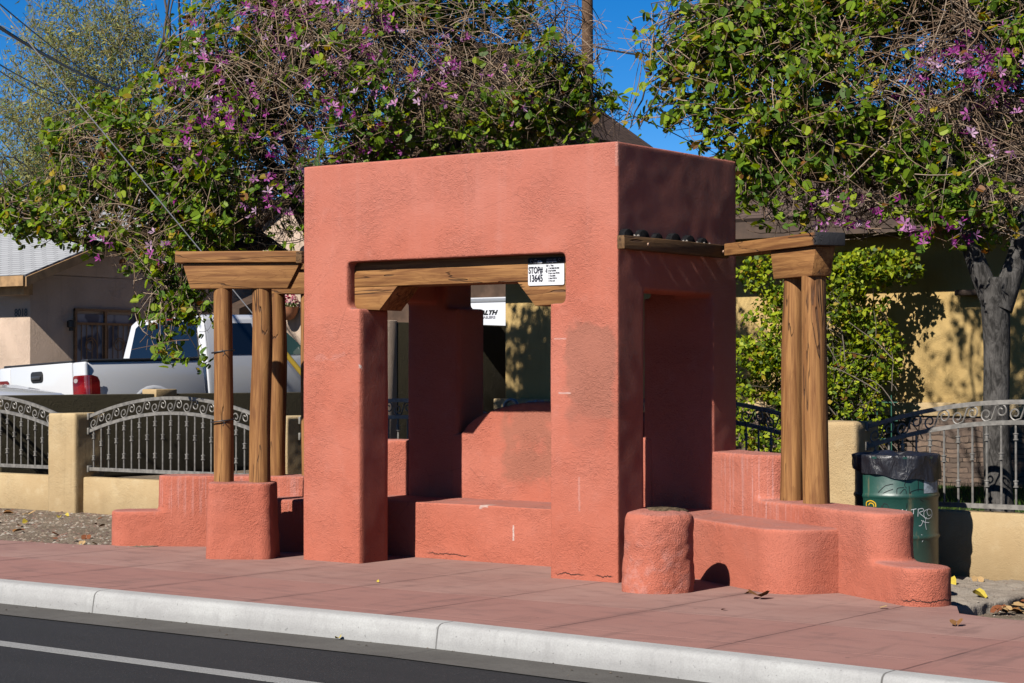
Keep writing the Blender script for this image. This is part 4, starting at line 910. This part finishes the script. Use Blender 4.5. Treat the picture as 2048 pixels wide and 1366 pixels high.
def curves(start, dir0, length, K, curl, droop, rg):
    """wandering twigs: (N,K,3)"""
    n = len(start); P = np.empty((n, K, 3)); P[:, 0] = start; d = dir0/np.linalg.norm(dir0, axis=1, keepdims=True); st = (length/(K-1))[:, None]
    bias = rg.normal(0, 1, (n, 3))*curl
    for k in range(1, K):
        d = d+bias*.55+rg.normal(0, 1, (n, 3))*curl*.55+np.array([0, 0, -1])*np.asarray(droop).reshape(-1, 1)
        d /= np.linalg.norm(d, axis=1, keepdims=True); P[:, k] = P[:, k-1]+d*st
    return P
# two-lobed leaf folded along its midrib, unit length
HALF = np.array([(0, 0), (.30, .02), (.50, .28), (.48, .62), (.30, .98), (.06, .90)], 'f')
LV = []
for s_ in (1, -1): LV += [(s_*x*.92, y-.02, abs(x)*.34-.10*y*y) for x, y in HALF]
LV = np.array(LV); LF = np.array([(0, 1, 2, 3), (0, 3, 4, 5), (6, 9, 8, 7), (6, 11, 10, 9)])
SMALLV = np.array([(0, 0, 0), (.3, .4, .08), (0, 1, -.06), (-.3, .4, .08)]); SMALLF = np.array([(0, 1, 2, 3)])
pet = []
for a in (90, 20, 160, -38, 218):
    c_, s_ = math.cos(R(a)), math.sin(R(a)); 
    h_ = {90: .2, 20: .75, 160: .45, -38: .6, 218: .95}[a]; l_ = {90: 1.0, 20: .8, 160: 1.05, -38: .9, 218: .7}[a]; pet.append([(0, 0, 0), (l_*(c_*.55-s_*.2), l_*(s_*.55+c_*.2), .42*h_+.1), (c_*l_*.95, s_*l_*.95, h_*.8), (l_*(c_*.6+s_*.22), l_*(s_*.6-c_*.22), .5*h_+.06)])
FV = np.array(pet).reshape(-1, 3); FF = np.arange(20).reshape(5, 4)
def placed(TV, TF, pos, nrm, upv, size, tone, rg):
    n = len(pos); nrm = nrm/(np.linalg.norm(nrm, axis=1, keepdims=True)+1e-9); y = upv-nrm*np.sum(upv*nrm, 1, keepdims=True); y /= np.linalg.norm(y, axis=1, keepdims=True)+1e-9; x = np.cross(y, nrm)
    V = pos[:, None]+size[:, None, None]*(TV[None, :, 0, None]*x[:, None]+TV[None, :, 1, None]*y[:, None]+TV[None, :, 2, None]*nrm[:, None])
    F = (TF[None]+(np.arange(n)*len(TV))[:, None, None]).reshape(-1, TF.shape[1])
    return V.reshape(-1, 3), F, np.repeat(tone, len(TV), 0)
def inlumps(p, L):
    """distance measure to the nearest crown lump (<1 inside)"""
    d = np.full(len(p), 9.); 
    for c, r in L:
        q = p-np.array(c); e = np.sqrt((q@AX/r[0])**2+(q@AY/r[1])**2+(q[:, 2]/r[2])**2); d = np.minimum(d, e)
    return d
def sample(L, n, rg, shell=.0, wts=None):
    vol = np.array([r[0]*r[1]*r[2] for _, r in L])**.8; vol = vol if wts is None else vol*np.array(wts)
    k = rg.choice(len(L), n, p=vol/vol.sum()); u = rg.normal(0, 1, (n, 3)); u /= np.linalg.norm(u, axis=1, keepdims=True); rad = (shell+(1-shell)*rg.random(n))**(1/3.)
    c = np.array([l[0] for l in L])[k]; r = np.array([l[1] for l in L])[k]; o = u*r*rad[:, None]
    return c+o[:, :1]*AX+o[:, 1:2]*AY+o[:, 2:3]*np.array([0, 0, 1.])
LEAFTONES = np.array([(.16, .28, .018), (.22, .35, .022), (.30, .43, .03), (.37, .47, .035), (.09, .18, .016), (.12, .23, .03)])
def leafcolors(n, rg, tones, yellow=.06, brown=.025, old=((.52, .38, .03), (.30, .13, .035))):
    t = tones[rg.integers(0, len(tones), n)]*rg.uniform(.8, 1.2, (n, 1)); q = rg.random(n)
    t[q < yellow] = np.array(old[0])*rg.uniform(.7, 1.1, (int((q < yellow).sum()), 1)); m_ = (q > 1-brown); t[m_] = np.array(old[1])*rg.uniform(.6, 1.2, (int(m_.sum()), 1)); return t
def limb(name, P, rad, mat, parent, sides=10):
    return MB().tube(P, rad, sides).build(name, mat, parent, smooth=70)
def smoothpath(P, n=6):
    P = [Vector(p) for p in P]; q = [P[0]]+P+[P[-1]]; out = []
    for i in range(1, len(q)-2):
        for k in range(n):
            t_ = k/n; out.append(.5*((2*q[i])+(-q[i-1]+q[i+1])*t_+(2*q[i-1]-5*q[i]+4*q[i+1]-q[i+2])*t_*t_+(-q[i-1]+3*q[i]-3*q[i+1]+q[i+2])*t_**3))
    return out+[P[-1]]
def bauhinia(root, lumps, limbs, ok, ntw, nleafy, nflower, rg, lw, fl_lumps, leafsize=.085):
    """root thing gets trunk/limbs already; here branches, twigs, leaves, blossoms"""
    LP = np.concatenate([np.array([tuple(p) for p in l]) for l in limbs])
    # secondary boughs from limb points towards points in the crown
    tgt = sample(lumps, 260, rg, .15); tgt = tgt[ok(tgt)]; st_ = []
    for p_ in tgt: d = np.linalg.norm(LP-p_, axis=1)+rg.random(len(LP))*.5; st_.append(LP[np.argmin(d)])
    st_ = np.array(st_); K = 9; u = np.linspace(0, 1, K)[None, :, None]; bow = rg.normal(0, .11, (len(tgt), 1, 3)); 
    BP = st_[:, None]*(1-u)+tgt[:, None]*u+bow*np.sin(np.pi*u)+rg.normal(0, .02, (len(tgt), K, 3)); BP[:, :, 2] += .22*np.sin(np.pi*u[..., 0])
    BP[:, 0] = st_; ln_ = np.linalg.norm(tgt-st_, axis=1); br = (.007+.006*ln_)[:, None]*np.linspace(1, .35, K)[None]
    good = ok(BP.reshape(-1, 3)).reshape(-1, K).all(1); BP, br = BP[good], br[good]
    # fine twigs springing from boughs and from the crown volume
    nb = int(ntw*.6); ib = rg.integers(0, len(BP), nb); ik = rg.integers(2, K, nb); s1 = BP[ib, ik]; s2 = sample(lumps, ntw-nb, rg, .25)
    s_ = np.concatenate([s1, s2]); cen = np.mean([c for c, _ in lumps], 0); out_ = s_-cen; out_ /= np.linalg.norm(out_, axis=1, keepdims=True)
    d0 = out_*.55+rg.normal(0, .8, s_.shape); ln2 = rg.gamma(3., .22, len(s_))+.15
    TP = curves(s_, d0, ln2, 8, .22, rg.uniform(-.02, .16, len(s_)), rg)
    keep = ok(TP.reshape(-1, 3)).reshape(-1, 8).all(1) & (inlumps(TP[:, -1], lumps) < 1.12) & (inlumps(TP[:, 4], lumps) < 1.06); TP = TP[keep]
    tr_ = rg.uniform(.0028, .0062, (len(TP), 1))*np.linspace(1.15, .5, 8)[None]
    tw = rg.choice(np.array([(.34, .23, .15), (.44, .32, .22), (.25, .16, .10), (.40, .31, .23), (.15, .095, .06)]), len(TP))
    V1, F1 = np_tubes(BP, br, 5); V2, F2 = np_tubes(TP, tr_, 3)
    bc = np.repeat(rg.choice(np.array([(.075, .06, .05), (.12, .095, .08), (.05, .04, .034)]), len(BP)), K*5, 0)
    fast_mesh('branches', V1, F1, bc, TWIG, root, True); fast_mesh('twigs', V2, F2, np.repeat(tw, 8*3, 0), TWIG, root, True)
    # leaves: sprays along chosen twigs, denser towards the rim and on leafy lumps
    e = inlumps(TP[:, 5], lumps); lumpi = np.argmin(np.array([np.sqrt(((TP[:, 5]-np.array(c))@AX/r[0])**2+((TP[:, 5]-np.array(c))@AY/r[1])**2+((TP[:, 5]-np.array(c))[:, 2]/r[2])**2) for c, r in lumps]), 0)
    pr_ = np.array(lw)[lumpi]*(.35+.65*np.clip((e-.35)/.5, 0, 1)); pr_ *= .35+1.3*np.clip(np.array([mnoise.noise(Vector(p_)*1.1) for p_ in TP[:, 5]])*1.6+.5, 0, 1)
    sel = np.argsort(-pr_*rg.uniform(.2, 1., len(TP)))[:nleafy]; ps, ns = [], []
    for i in sel:
        k = rg.integers(4, 9)
        for _ in range(k):
            t_ = rg.uniform(2.2, 6.99); a = int(t_); p_ = TP[i, a]*(1-(t_-a))+TP[i, a+1]*(t_-a); ps.append(p_); 
    ps = np.array(ps); n = len(ps); ps = ps+rg.normal(0, .035, (n, 3))
    nr = rg.normal(0, .62, (n, 3))+np.array([.0, -.42, .55]); uv = rg.normal(0, .75, (n, 3))+np.array([0, 0, -.45]); sz = leafsize*rg.uniform(.55, 1.2, n)
    m_ = ok(ps); ps, nr, uv, sz = ps[m_], nr[m_], uv[m_], sz[m_]
    V, F, C = placed(LV, LF, ps, nr, uv, sz, leafcolors(len(ps), rg, LEAFTONES), rg); fast_mesh('foliage', V, F, C, LEAF, root)
    # orchid-like flowers in loose clusters
    nc = max(1, nflower//4); cc = sample(fl_lumps, nc*3, rg, .55); cc = cc[ok(cc)][:nc]; fp = np.repeat(cc, 4, 0)+rg.normal(0, .085, (len(cc)*4, 3)); fp = fp[ok(fp)]; n = len(fp)
    nr = rg.normal(0, .9, (n, 3))+np.array([.2, -.6, .2]); uv = rg.normal(0, .5, (n, 3))+np.array([0, 0, .6])
    ft = rg.choice(np.array([(.42, .05, .32), (.52, .12, .42), (.30, .025, .22), (.66, .42, .60), (.58, .24, .50)]), n)
    V, F, C = placed(FV, FF, fp, nr, uv, rg.uniform(.045, .072, n), ft, rg); fast_mesh('blossom', V, F, C, PETAL, root)['kind'] = 'stuff'
    print('bauhinia', len(TP), len(ps), n)
def px_lump(px, py, rx, rz, d, rd):
    """crown lump in metres (from bearing, height, range; a few added out of view to cast dapples)"""
    p = CAM+fwd*d+right*((px-1024)*d/3982)-up*((py-683)*d/3982); return ((p.x, p.y, p.z), (rx*d/3982, rd, rz*d/3982))
# left tree ----------------------------------------------------------------
lt = thing('orchid_tree', (-6.0, 3.55, .27), None, 'wide twiggy orchid tree with magenta blossoms behind the shelter left side', 'tree', 'flowering orchid trees')
L1 = [px_lump(*a) for a in ((40, 420, 110, 50, 21.2, .6), (640, 190, 300, 210, 20.9, 1.35), (430, 300, 220, 190, 20.6, 1.1), (230, 300, 150, 110, 20.5, .85), (110, 430, 150, 65, 20.6, .7), (330, 455, 190, 90, 20.3, .9), (345, 600, 90, 110, 20.0, .55), (870, 190, 320, 190, 21.1, 1.3), (1120, 240, 150, 85, 21.3, .75), (830, 20, 360, 90, 21.3, .8), (470, 80, 140, 120, 20.9, .8), (1120, 90, 110, 120, 21.4, .7), (560, 430, 120, 110, 20.6, .7), (380, 690, 110, 45, 19.9, .35), (620, -140, 330, 90, 21.2, .9))]  # last lump is out of view, added to cast dapples on the ochre wall
LW1 = [1.3, .6, 1., 1.25, 1.3, 1.0, 1.2, .5, .9, .7, 1., .25, .35, 1., .6]
def ok1(p): return ~((p[:, 0] > -4.4) & (p[:, 1] < 1.98)) & ~(p[:, 1] < .7) & ~((p[:, 1] < 1.75) & (p[:, 2] < 2.55)) & ~((p[:, 2] < 1.5))
def off(o, P): return [Vector(p)-Vector(o) for p in P]
O = Vector((-6.0, 3.55, .27))
trunk = [(0, 0, -.1), (.03, .02, .7), (-.02, .05, 1.4), (.02, .03, 2.1)]
limb('trunk', smoothpath(trunk), np.linspace(.17, .12, 19), DARKBARK, lt, 14)
lim1 = []
for pts in (((.02, .03, 2.05), (-.5, -.3, 2.6), (-1.1, -.75, 3.05), (-1.55, -1.1, 3.35), (-2.2, -1.5, 3.6)), ((.02, .03, 2.05), (-.35, .2, 2.8), (-.6, .1, 3.7), (-.9, .15, 4.8)), ((.02, .03, 2.05), (.5, .15, 2.8), (1.1, .6, 3.5), (1.6, 1.0, 3.9), (2.1, 1.4, 4.0)),
            ((.02, .03, 2.05), (.25, -.1, 3.0), (.5, .2, 4.1), (.8, .4, 5.4)), ((-.5, -.3, 2.6), (-1.2, -1.0, 2.5), (-1.9, -1.6, 2.6), (-2.6, -2.0, 2.9)), ((1.1, .6, 3.5), (1.6, .9, 3.3), (2.2, 1.3, 3.2)), ((-.3, .15, 2.7), (-1.0, -.2, 3.9), (-1.7, -.8, 4.5)), ((-1.1, -.75, 3.05), (-1.0, -1.2, 2.5), (-1.05, -1.45, 1.9))):
    P = smoothpath(pts, 5); lim1.append([p+O for p in P]); limb('bough', P, np.linspace(.075, .022, len(P)), DARKBARK, lt, 9)
crown_l = link('crown', None, lt); crown_l.location = -O
bauhinia(crown_l, L1, lim1, ok1, 10500, 2600, 560, np.random.default_rng(21), LW1, [px_lump(*a) for a in ((640, 160, 280, 170, 20.2, .9), (480, 330, 150, 120, 20.0, .8), (850, 190, 230, 130, 20.5, .9), (270, 500, 80, 30, 19.6, .3), (420, 180, 90, 50, 20.2, .5), (700, 60, 150, 80, 20.5, .6))])
# right tree -----------------------------------------------------------------
O2 = Vector((1.565, 3.10, .27))
rt = thing('orchid_tree', O2, None, 'orchid tree with forked grey trunk standing behind the right iron panel', 'tree', 'flowering orchid trees')
L2 = [px_lump(*a) for a in ((1800, 190, 300, 210, 16.6, 1.15), (1520, 190, 180, 150, 16.6, .8), (1390, 150, 110, 110, 16.7, .5), (1640, 380, 190, 90, 16.5, .7), (1930, 390, 160, 110, 16.4, .7), (1560, 20, 220, 90, 16.8, .8), (1850, -60, 330, 150, 16.8, 1.1), (2110, 150, 170, 260, 16.5, .9), (1330, 60, 70, 80, 16.8, .4), (1390, 240, 110, 40, 16.6, .4), (1285, 90, 65, 60, 16.8, .35), (1275, 255, 80, 32, 16.9, .35), (1530, 330, 80, 70, 16.7, .45), (1720, 430, 240, 55, 16.4, .6), (1950, 385, 190, 115, 15.8, .5), (1800, -330, 260, 110, 16.9, 1.0), (1510, -255, 240, 95, 17.6, .9))]  # last two lumps lie above the view, added to throw leaf shadow on the ochre wall
LW2 = [.5, 1.1, 1.3, .5, .55, 1.2, 1., .6, 1., 1.2, 1.2, 1.3, .8, .6, .95, .7, .75]
def ok2(p): return (p[:, 1] > 1.95) & ~((p[:, 2] < 2.35))
limb('trunk', smoothpath([(.04, .02, -.12), (.02, .0, .25), (0, 0, .8), (.0, .02, 1.4), (.0, .0, 1.75), (.01, 0, 2.0)]), [.16, .148, .138, .128, .122, .117, .113, .110, .108, .107, .106, .105, .104, .103, .103, .103, .103, .103, .104, .105, .106, .108, .11, .112, .114, .116, .118, .12, .12, .118, .11], BARK, rt, 18)
lim2 = []
for pts, r0 in ((((-.02, 0, 1.78), (-.13, -.10, 2.15), (-.22, -.16, 2.5), (-.3, -.2, 2.85), (-.55, -.4, 3.25), (-.95, -.65, 3.38)), .095), (((.03, 0, 1.75), (.14, .10, 2.15), (.2, .13, 2.5), (.45, .35, 3.2), (.8, .6, 4.2)), .11), (((-.3, -.2, 2.85), (-.2, -.05, 3.6), (-.3, .1, 4.6)), .06), (((-.55, -.4, 3.25), (-1.1, -.6, 3.25), (-1.6, -.85, 3.1)), .05), (((.2, .13, 2.5), (.9, .5, 2.7), (1.6, .9, 3.2)), .06), (((-.95, -.65, 3.38), (-1.3, -.7, 3.75), (-1.9, -.8, 4.0)), .045), (((-.3, -.2, 2.85), (-.9, .3, 3.0), (-1.7, .5, 2.95), (-2.2, .6, 3.1)), .05)):
    P = smoothpath(pts, 5); lim2.append([p+O2 for p in P]); limb('bough', P, np.linspace(r0, .024, len(P)), BARK if r0 > .08 else DARKBARK, rt, 10)
crown_r = link('crown', None, rt); crown_r.location = -O2
bauhinia(crown_r, L2, lim2, ok2, 10800, 2300, 190, np.random.default_rng(33), LW2, [px_lump(*a) for a in ((1930, 150, 120, 50, 15.9, .5), (2000, 250, 60, 70, 15.8, .4), (1900, 460, 90, 25, 15.7, .3), (1500, 470, 30, 10, 16.2, .2), (1980, 120, 70, 60, 15.9, .3), (1690, 430, 60, 40, 16, .3))], .080)
# feathery tree far behind the house ------------------------------------------
rg = np.random.default_rng(5)
def feathery(name, loc, lumps, label, nl, seed, h):
    rg = np.random.default_rng(seed); t_ = thing(name, loc, None, label, 'tree', 'feathery trees beyond the house'); o_ = np.array(loc)
    MB().tube(smoothpath([(0, 0, 0), (.1, .1, h*.25), (-.1, .2, h*.5)]), .22, 10).build('trunk', DARKBARK, t_, smooth=60)
    s0 = np.array([0, .2, h*.42])+o_; tg_ = sample(lumps, 230, rg, .2); K = 10; u = np.linspace(0, 1, K)[None, :, None]
    BP = s0*(1-u)+tg_[:, None]*u; BP[:, :, 2] -= 1.2*np.sin(np.pi*u[..., 0])*.6; BP += np.cumsum(rg.normal(0, .06, BP.shape), 1)
    V, F = np_tubes(BP, np.linspace(.035, .007, K)[None]*rg.uniform(.6, 1.3, (len(tg_), 1)), 4); fast_mesh('branches', V-o_, F, np.repeat(rg.choice(np.array([(.20, .16, .10), (.14, .11, .07), (.28, .22, .13)]), len(tg_)), K*4, 0), TWIG, t_, True)
    n_ = nl//12; s1 = sample(lumps, n_, rg, .25); TP = curves(s1, rg.normal(0, .7, (n_, 3))+np.array([0, 0, .9]), rg.uniform(.4, 1.1, n_), 6, .15, .03, rg)
    V, F = np_tubes(TP, np.full((n_, 6), .006), 3); fast_mesh('twigs', V-o_, F, np.repeat(rg.choice(np.array([(.30, .25, .12), (.2, .17, .09)]), n_), 18, 0), TWIG, t_)
    ps = TP[np.repeat(np.arange(n_), 12), rg.integers(1, 6, n_*12)]+rg.normal(0, .07, (n_*12, 3)); n2 = len(ps)
    tone = np.array([(.38, .43, .14), (.30, .38, .14), (.47, .48, .15), (.24, .31, .12), (.52, .44, .14), (.40, .38, .13)])[rg.integers(0, 6, n2)]*rg.uniform(.75, 1.2, (n2, 1))
    sv = SMALLV*np.array([.34, 1, 1]); V, F, C = placed(sv, SMALLF, ps, rg.normal(0, .7, (n2, 3))+np.array([0, -.3, .5]), rg.normal(0, .8, (n2, 3))+np.array([0, 0, .1]), rg.uniform(.09, .2, n2), tone, rg)
    fast_mesh('foliage', V-o_, F, C, LEAF, t_)
LF1 = [px_lump(*a) for a in ((110, 210, 110, 150, 47, 2.2), (200, 150, 100, 130, 47, 2.), (280, 190, 75, 130, 47, 1.6), (40, 330, 120, 130, 46, 2.), (160, 330, 120, 110, 47, 2.), (120, 90, 60, 80, 47, 1.2), (250, 80, 60, 80, 47, 1.2))]
feathery('feathery_tree', (-30.0, 24.0, 0), LF1, 'tall airy olive green feathery tree against the sky at upper left', 21000, 3, 9.)
LF2 = [px_lump(*a) for a in ((30, 420, 120, 110, 52, 2.5), (180, 430, 130, 90, 53, 2.5), (330, 380, 120, 130, 54, 2.5))]
feathery('feathery_tree', (-35.0, 30.0, 0), LF2, 'lower dense olive tree just above the pale shingle roof', 16000, 4, 6.)
# vine shrub on a trellis against the ochre wall ---------------------------------
rg = np.random.default_rng(9)
BO = np.array([-2.2, 7.9, .27]); bu = thing('vine_shrub', tuple(BO), None, 'bright green small leaved vine shrub on a trellis against the ochre wall', 'shrub')
LB = [((-2.45, 7.8, 1.9), (.68, .42, .8)), ((-2.9, 7.8, 1.75), (.55, .4, .75)), ((-2.3, 7.75, 1.1), (.62, .42, .75)), ((-2.2, 7.8, 2.4), (.55, .4, .4)), ((-2.75, 7.85, 2.6), (.7, .35, .35)), ((-1.85, 8.0, 1.75), (.28, .3, .40)), ((-1.75, 8.05, 2.62), (.4, .24, .18)), ((-2.95, 7.75, .95), (.55, .4, .7)), ((-3.35, 7.8, 1.6), (.35, .35, .6)), ((-1.75, 7.8, 2.72), (.45, .3, .16))]
okb = lambda p: (p[:, 1] < 8.42) & (p[:, 2] > .27)
nst = 330; s1 = np.c_[rg.uniform(-3.1, -1.5, nst), rg.uniform(7.6, 8.1, nst), rg.uniform(.27, 2.2, nst)]; TP = curves(s1, rg.normal(0, .5, (nst, 3))+np.array([0, -.1, .8]), rg.uniform(.4, 1.3, nst), 8, .2, .03, rg); TP = TP[(inlumps(TP[:, -1], LB) < 1.1) & okb(TP.reshape(-1, 3)).reshape(-1, 8).all(1)]
V, F = np_tubes(TP, np.full((len(TP), 1), 1)*np.linspace(.008, .003, 8)[None], 3); fast_mesh('stems', V-BO, F, np.repeat(rg.choice(np.array([(.17, .14, .11), (.09, .07, .05)]), len(TP)), 24, 0), TWIG, bu, True)
ps = sample(LB, 19000, rg, .15); sp = rg.normal(0, .04, ps.shape); ps = ps[okb(ps)]; ps = ps[np.array([mnoise.noise(Vector(p_)*3.2) for p_ in ps]) > -.10]; n = len(ps)
tone = leafcolors(n, rg, np.array([(.30, .40, .018), (.40, .49, .024), (.48, .55, .03), (.16, .26, .018), (.09, .16, .014)]), .05, .01)
V, F, C = placed(SMALLV*np.array([1.1, 1, 1]), SMALLF, ps, rg.normal(0, .6, (n, 3))+np.array([0, -.5, .5]), rg.normal(0, .8, (n, 3)), rg.uniform(.045, .085, n), tone, rg); fast_mesh('foliage', V-BO, F, C, LEAF, bu)
TG = simple('green trellis wire', (.012, .11, .07), .6, .3)
te = thing('trellis', (-2.0, 7.95, .27), None, 'green wire trellis at the foot of the vine shrub', 'trellis')
for i in range(5): MB().tube([(-.35+.17*i, 0, 0), (-.35+.17*i, 0, 1.0)], .007, 5).build('upright', TG, te)
for i in range(5): MB().tube([(-.40, .012, (.12+.2*i)), (.40, .012, (.12+.2*i))], .007, 5).build('crossbar', TG, te)
# pot plant -----------------------------------------------------------------------
rg = np.random.default_rng(2); n = 260; u = rg.normal(0, 1, (n, 3)); u /= np.linalg.norm(u, axis=1, keepdims=True); ps = u*np.array([.24, .16, .17])+np.array([0, -.02, .22]); fl_ = (u[:, 2] > -.1)
tone = np.where(fl_[:, None], np.array([(.55, .10, .20), (.65, .35, .38), (.45, .05, .10)])[rg.integers(0, 3, n)], np.array([(.07, .14, .02), (.1, .18, .03)])[rg.integers(0, 2, n)])
V, F, C = placed(SMALLV*np.array([1.5, 1, 1]), SMALLF, ps, u, rg.normal(0, 1, (n, 3)), rg.uniform(.04, .07, n), tone, rg); fast_mesh('flowers', V, F, C, PETAL, pot)
# fallen leaves ----------------------------------------------------------------------
def dryleaf(seed):
    rs = np.random.default_rng(seed); q = LV.copy(); q[:, 2] = q[:, 2]*rs.uniform(.4, 2.0)+.22*np.sin(q[:, 1]*rs.uniform(2, 4)+rs.uniform(0, 3))*.5+q[:, 0]**2*rs.uniform(-.2, .5); q[:, 2] -= q[:, 2].min(); return q
LITTER = [simple('dry brown leaf', (.28, .13, .04), .8, .2, 0, .3, 30), simple('yellow leaf', (.55, .42, .05), .7, .2, 0, .25, 30), simple('pale tan leaf', (.48, .31, .14), .8, .2, 0, .3, 30), simple('russet leaf', (.22, .07, .025), .8, .2, 0, .3, 30)]
lm = []
for i in range(8):
    me = bpy.data.meshes.new('fallen_leaf'); me.from_pydata([tuple(p_) for p_ in dryleaf(i)], [], [tuple(f_) for f_ in LF]); me.materials.append(LITTER[i % 4]); lm.append(me)
def leaf_at(x, y, z, s_, k, label, group):
    o_ = link('fallen_leaf', lm[k % 8], None, (x, y, z), (random.uniform(-.25, .25), random.uniform(-.25, .25), random.uniform(0, 6.28))); o_.scale = (s_,)*3; tag(o_, label, 'leaf', group)
for x, y, s_, k, lb in ((1.291, -.22, .15, 0, 'large curled brown leaf on the walk in front of the rounded bench end'), (2.95, -.80, .085, 4, 'small curled brown leaf on the walk nearest the right photo edge'), (2.25, -.30, .05, 2, 'tiny brown scrap on the walk before the stepped wall end'), (-.31, -2.66, .045, 1, 'orange scrap lying in the gutter below the kerb'), (1.12, -.05, .05, 4, 'dark fragment beside the bench front edge'), (-1.42, -1.0, .03, 1, 'pale yellow fleck on the walk before the shelter opening'), (1.47, -1.0, .035, 3, 'dark speck of litter in mid walk right of the stump')):
    leaf_at(x, y, .004 if y > -2.5 else -.143, s_, k, lb, 'leaves on the walk')
leaf_at(.33, .28, .0, .13, 1, 'upright yellow leaf resting between the stump and the bench', 'leaves on the walk')
for i in range(34):
    x = random.uniform(2.53, 2.72); y = random.uniform(.75, 1.9); leaf_at(x, y, -.115+.03*random.random(), random.uniform(.06, .12), random.choice((0, 2, 2, 6, 3)), 'dry leaf in the tan drift against the broken slab', 'drift of dry leaves by the slab')
for x, y, lb in ((2.25, 1.05, 'yellow leaf lying in the middle of the broken slab'), (1.75, 1.75, 'yellow leaf on the slab next to the drum shadow'), (2.2, 2.1, 'pale leaf on the slab close to the block wall'), (1.85, 2.05, 'tan leaf on the slab at the wall foot')): leaf_at(x, y, -.035, .1, 1 if 'yellow' in lb else 2, lb, 'leaves on the slab')
for i in range(46):
    x = random.uniform(-9.6, -5.4); y = random.uniform(-.15, 2.1); leaf_at(x, y, gz(x, y)+.012, random.uniform(.05, .11), random.choice((1, 0, 3, 3, 2, 4, 7)), 'small dead leaf lying on the gravel strip at left', 'leaves on the gravel')
cy = sc.cycles; cy.use_denoising = True; cy.max_bounces = 8; cy.diffuse_bounces = 2; cy.transmission_bounces = 4; cy.transparent_max_bounces = 4; cy.caustics_reflective = False; cy.caustics_refractive = False; cy.sample_clamp_indirect = 6

for m_ in bpy.data.materials:
    if not m_.use_nodes: continue
    tr_n = m_.node_tree
    for nd in list(tr_n.nodes):
        nm = 'Base Color' if nd.type == 'BSDF_PRINCIPLED' else 'Color' if nd.type == 'BSDF_TRANSLUCENT' else None
        if nm:
            inp = nd.inputs[nm]; kk = .45
            if inp.links:
                src = inp.links[0].from_socket; mm = tr_n.nodes.new('ShaderNodeMix'); mm.data_type = 'RGBA'; mm.blend_type = 'MULTIPLY'; mm.inputs[0].default_value = 1
                tr_n.links.new(src, mm.inputs[6]); mm.inputs[7].default_value = (kk, kk, kk, 1); tr_n.links.new(mm.outputs[2], inp)
            else: inp.default_value = tuple(c_*kk for c_ in inp.default_value[:3])+(1,)
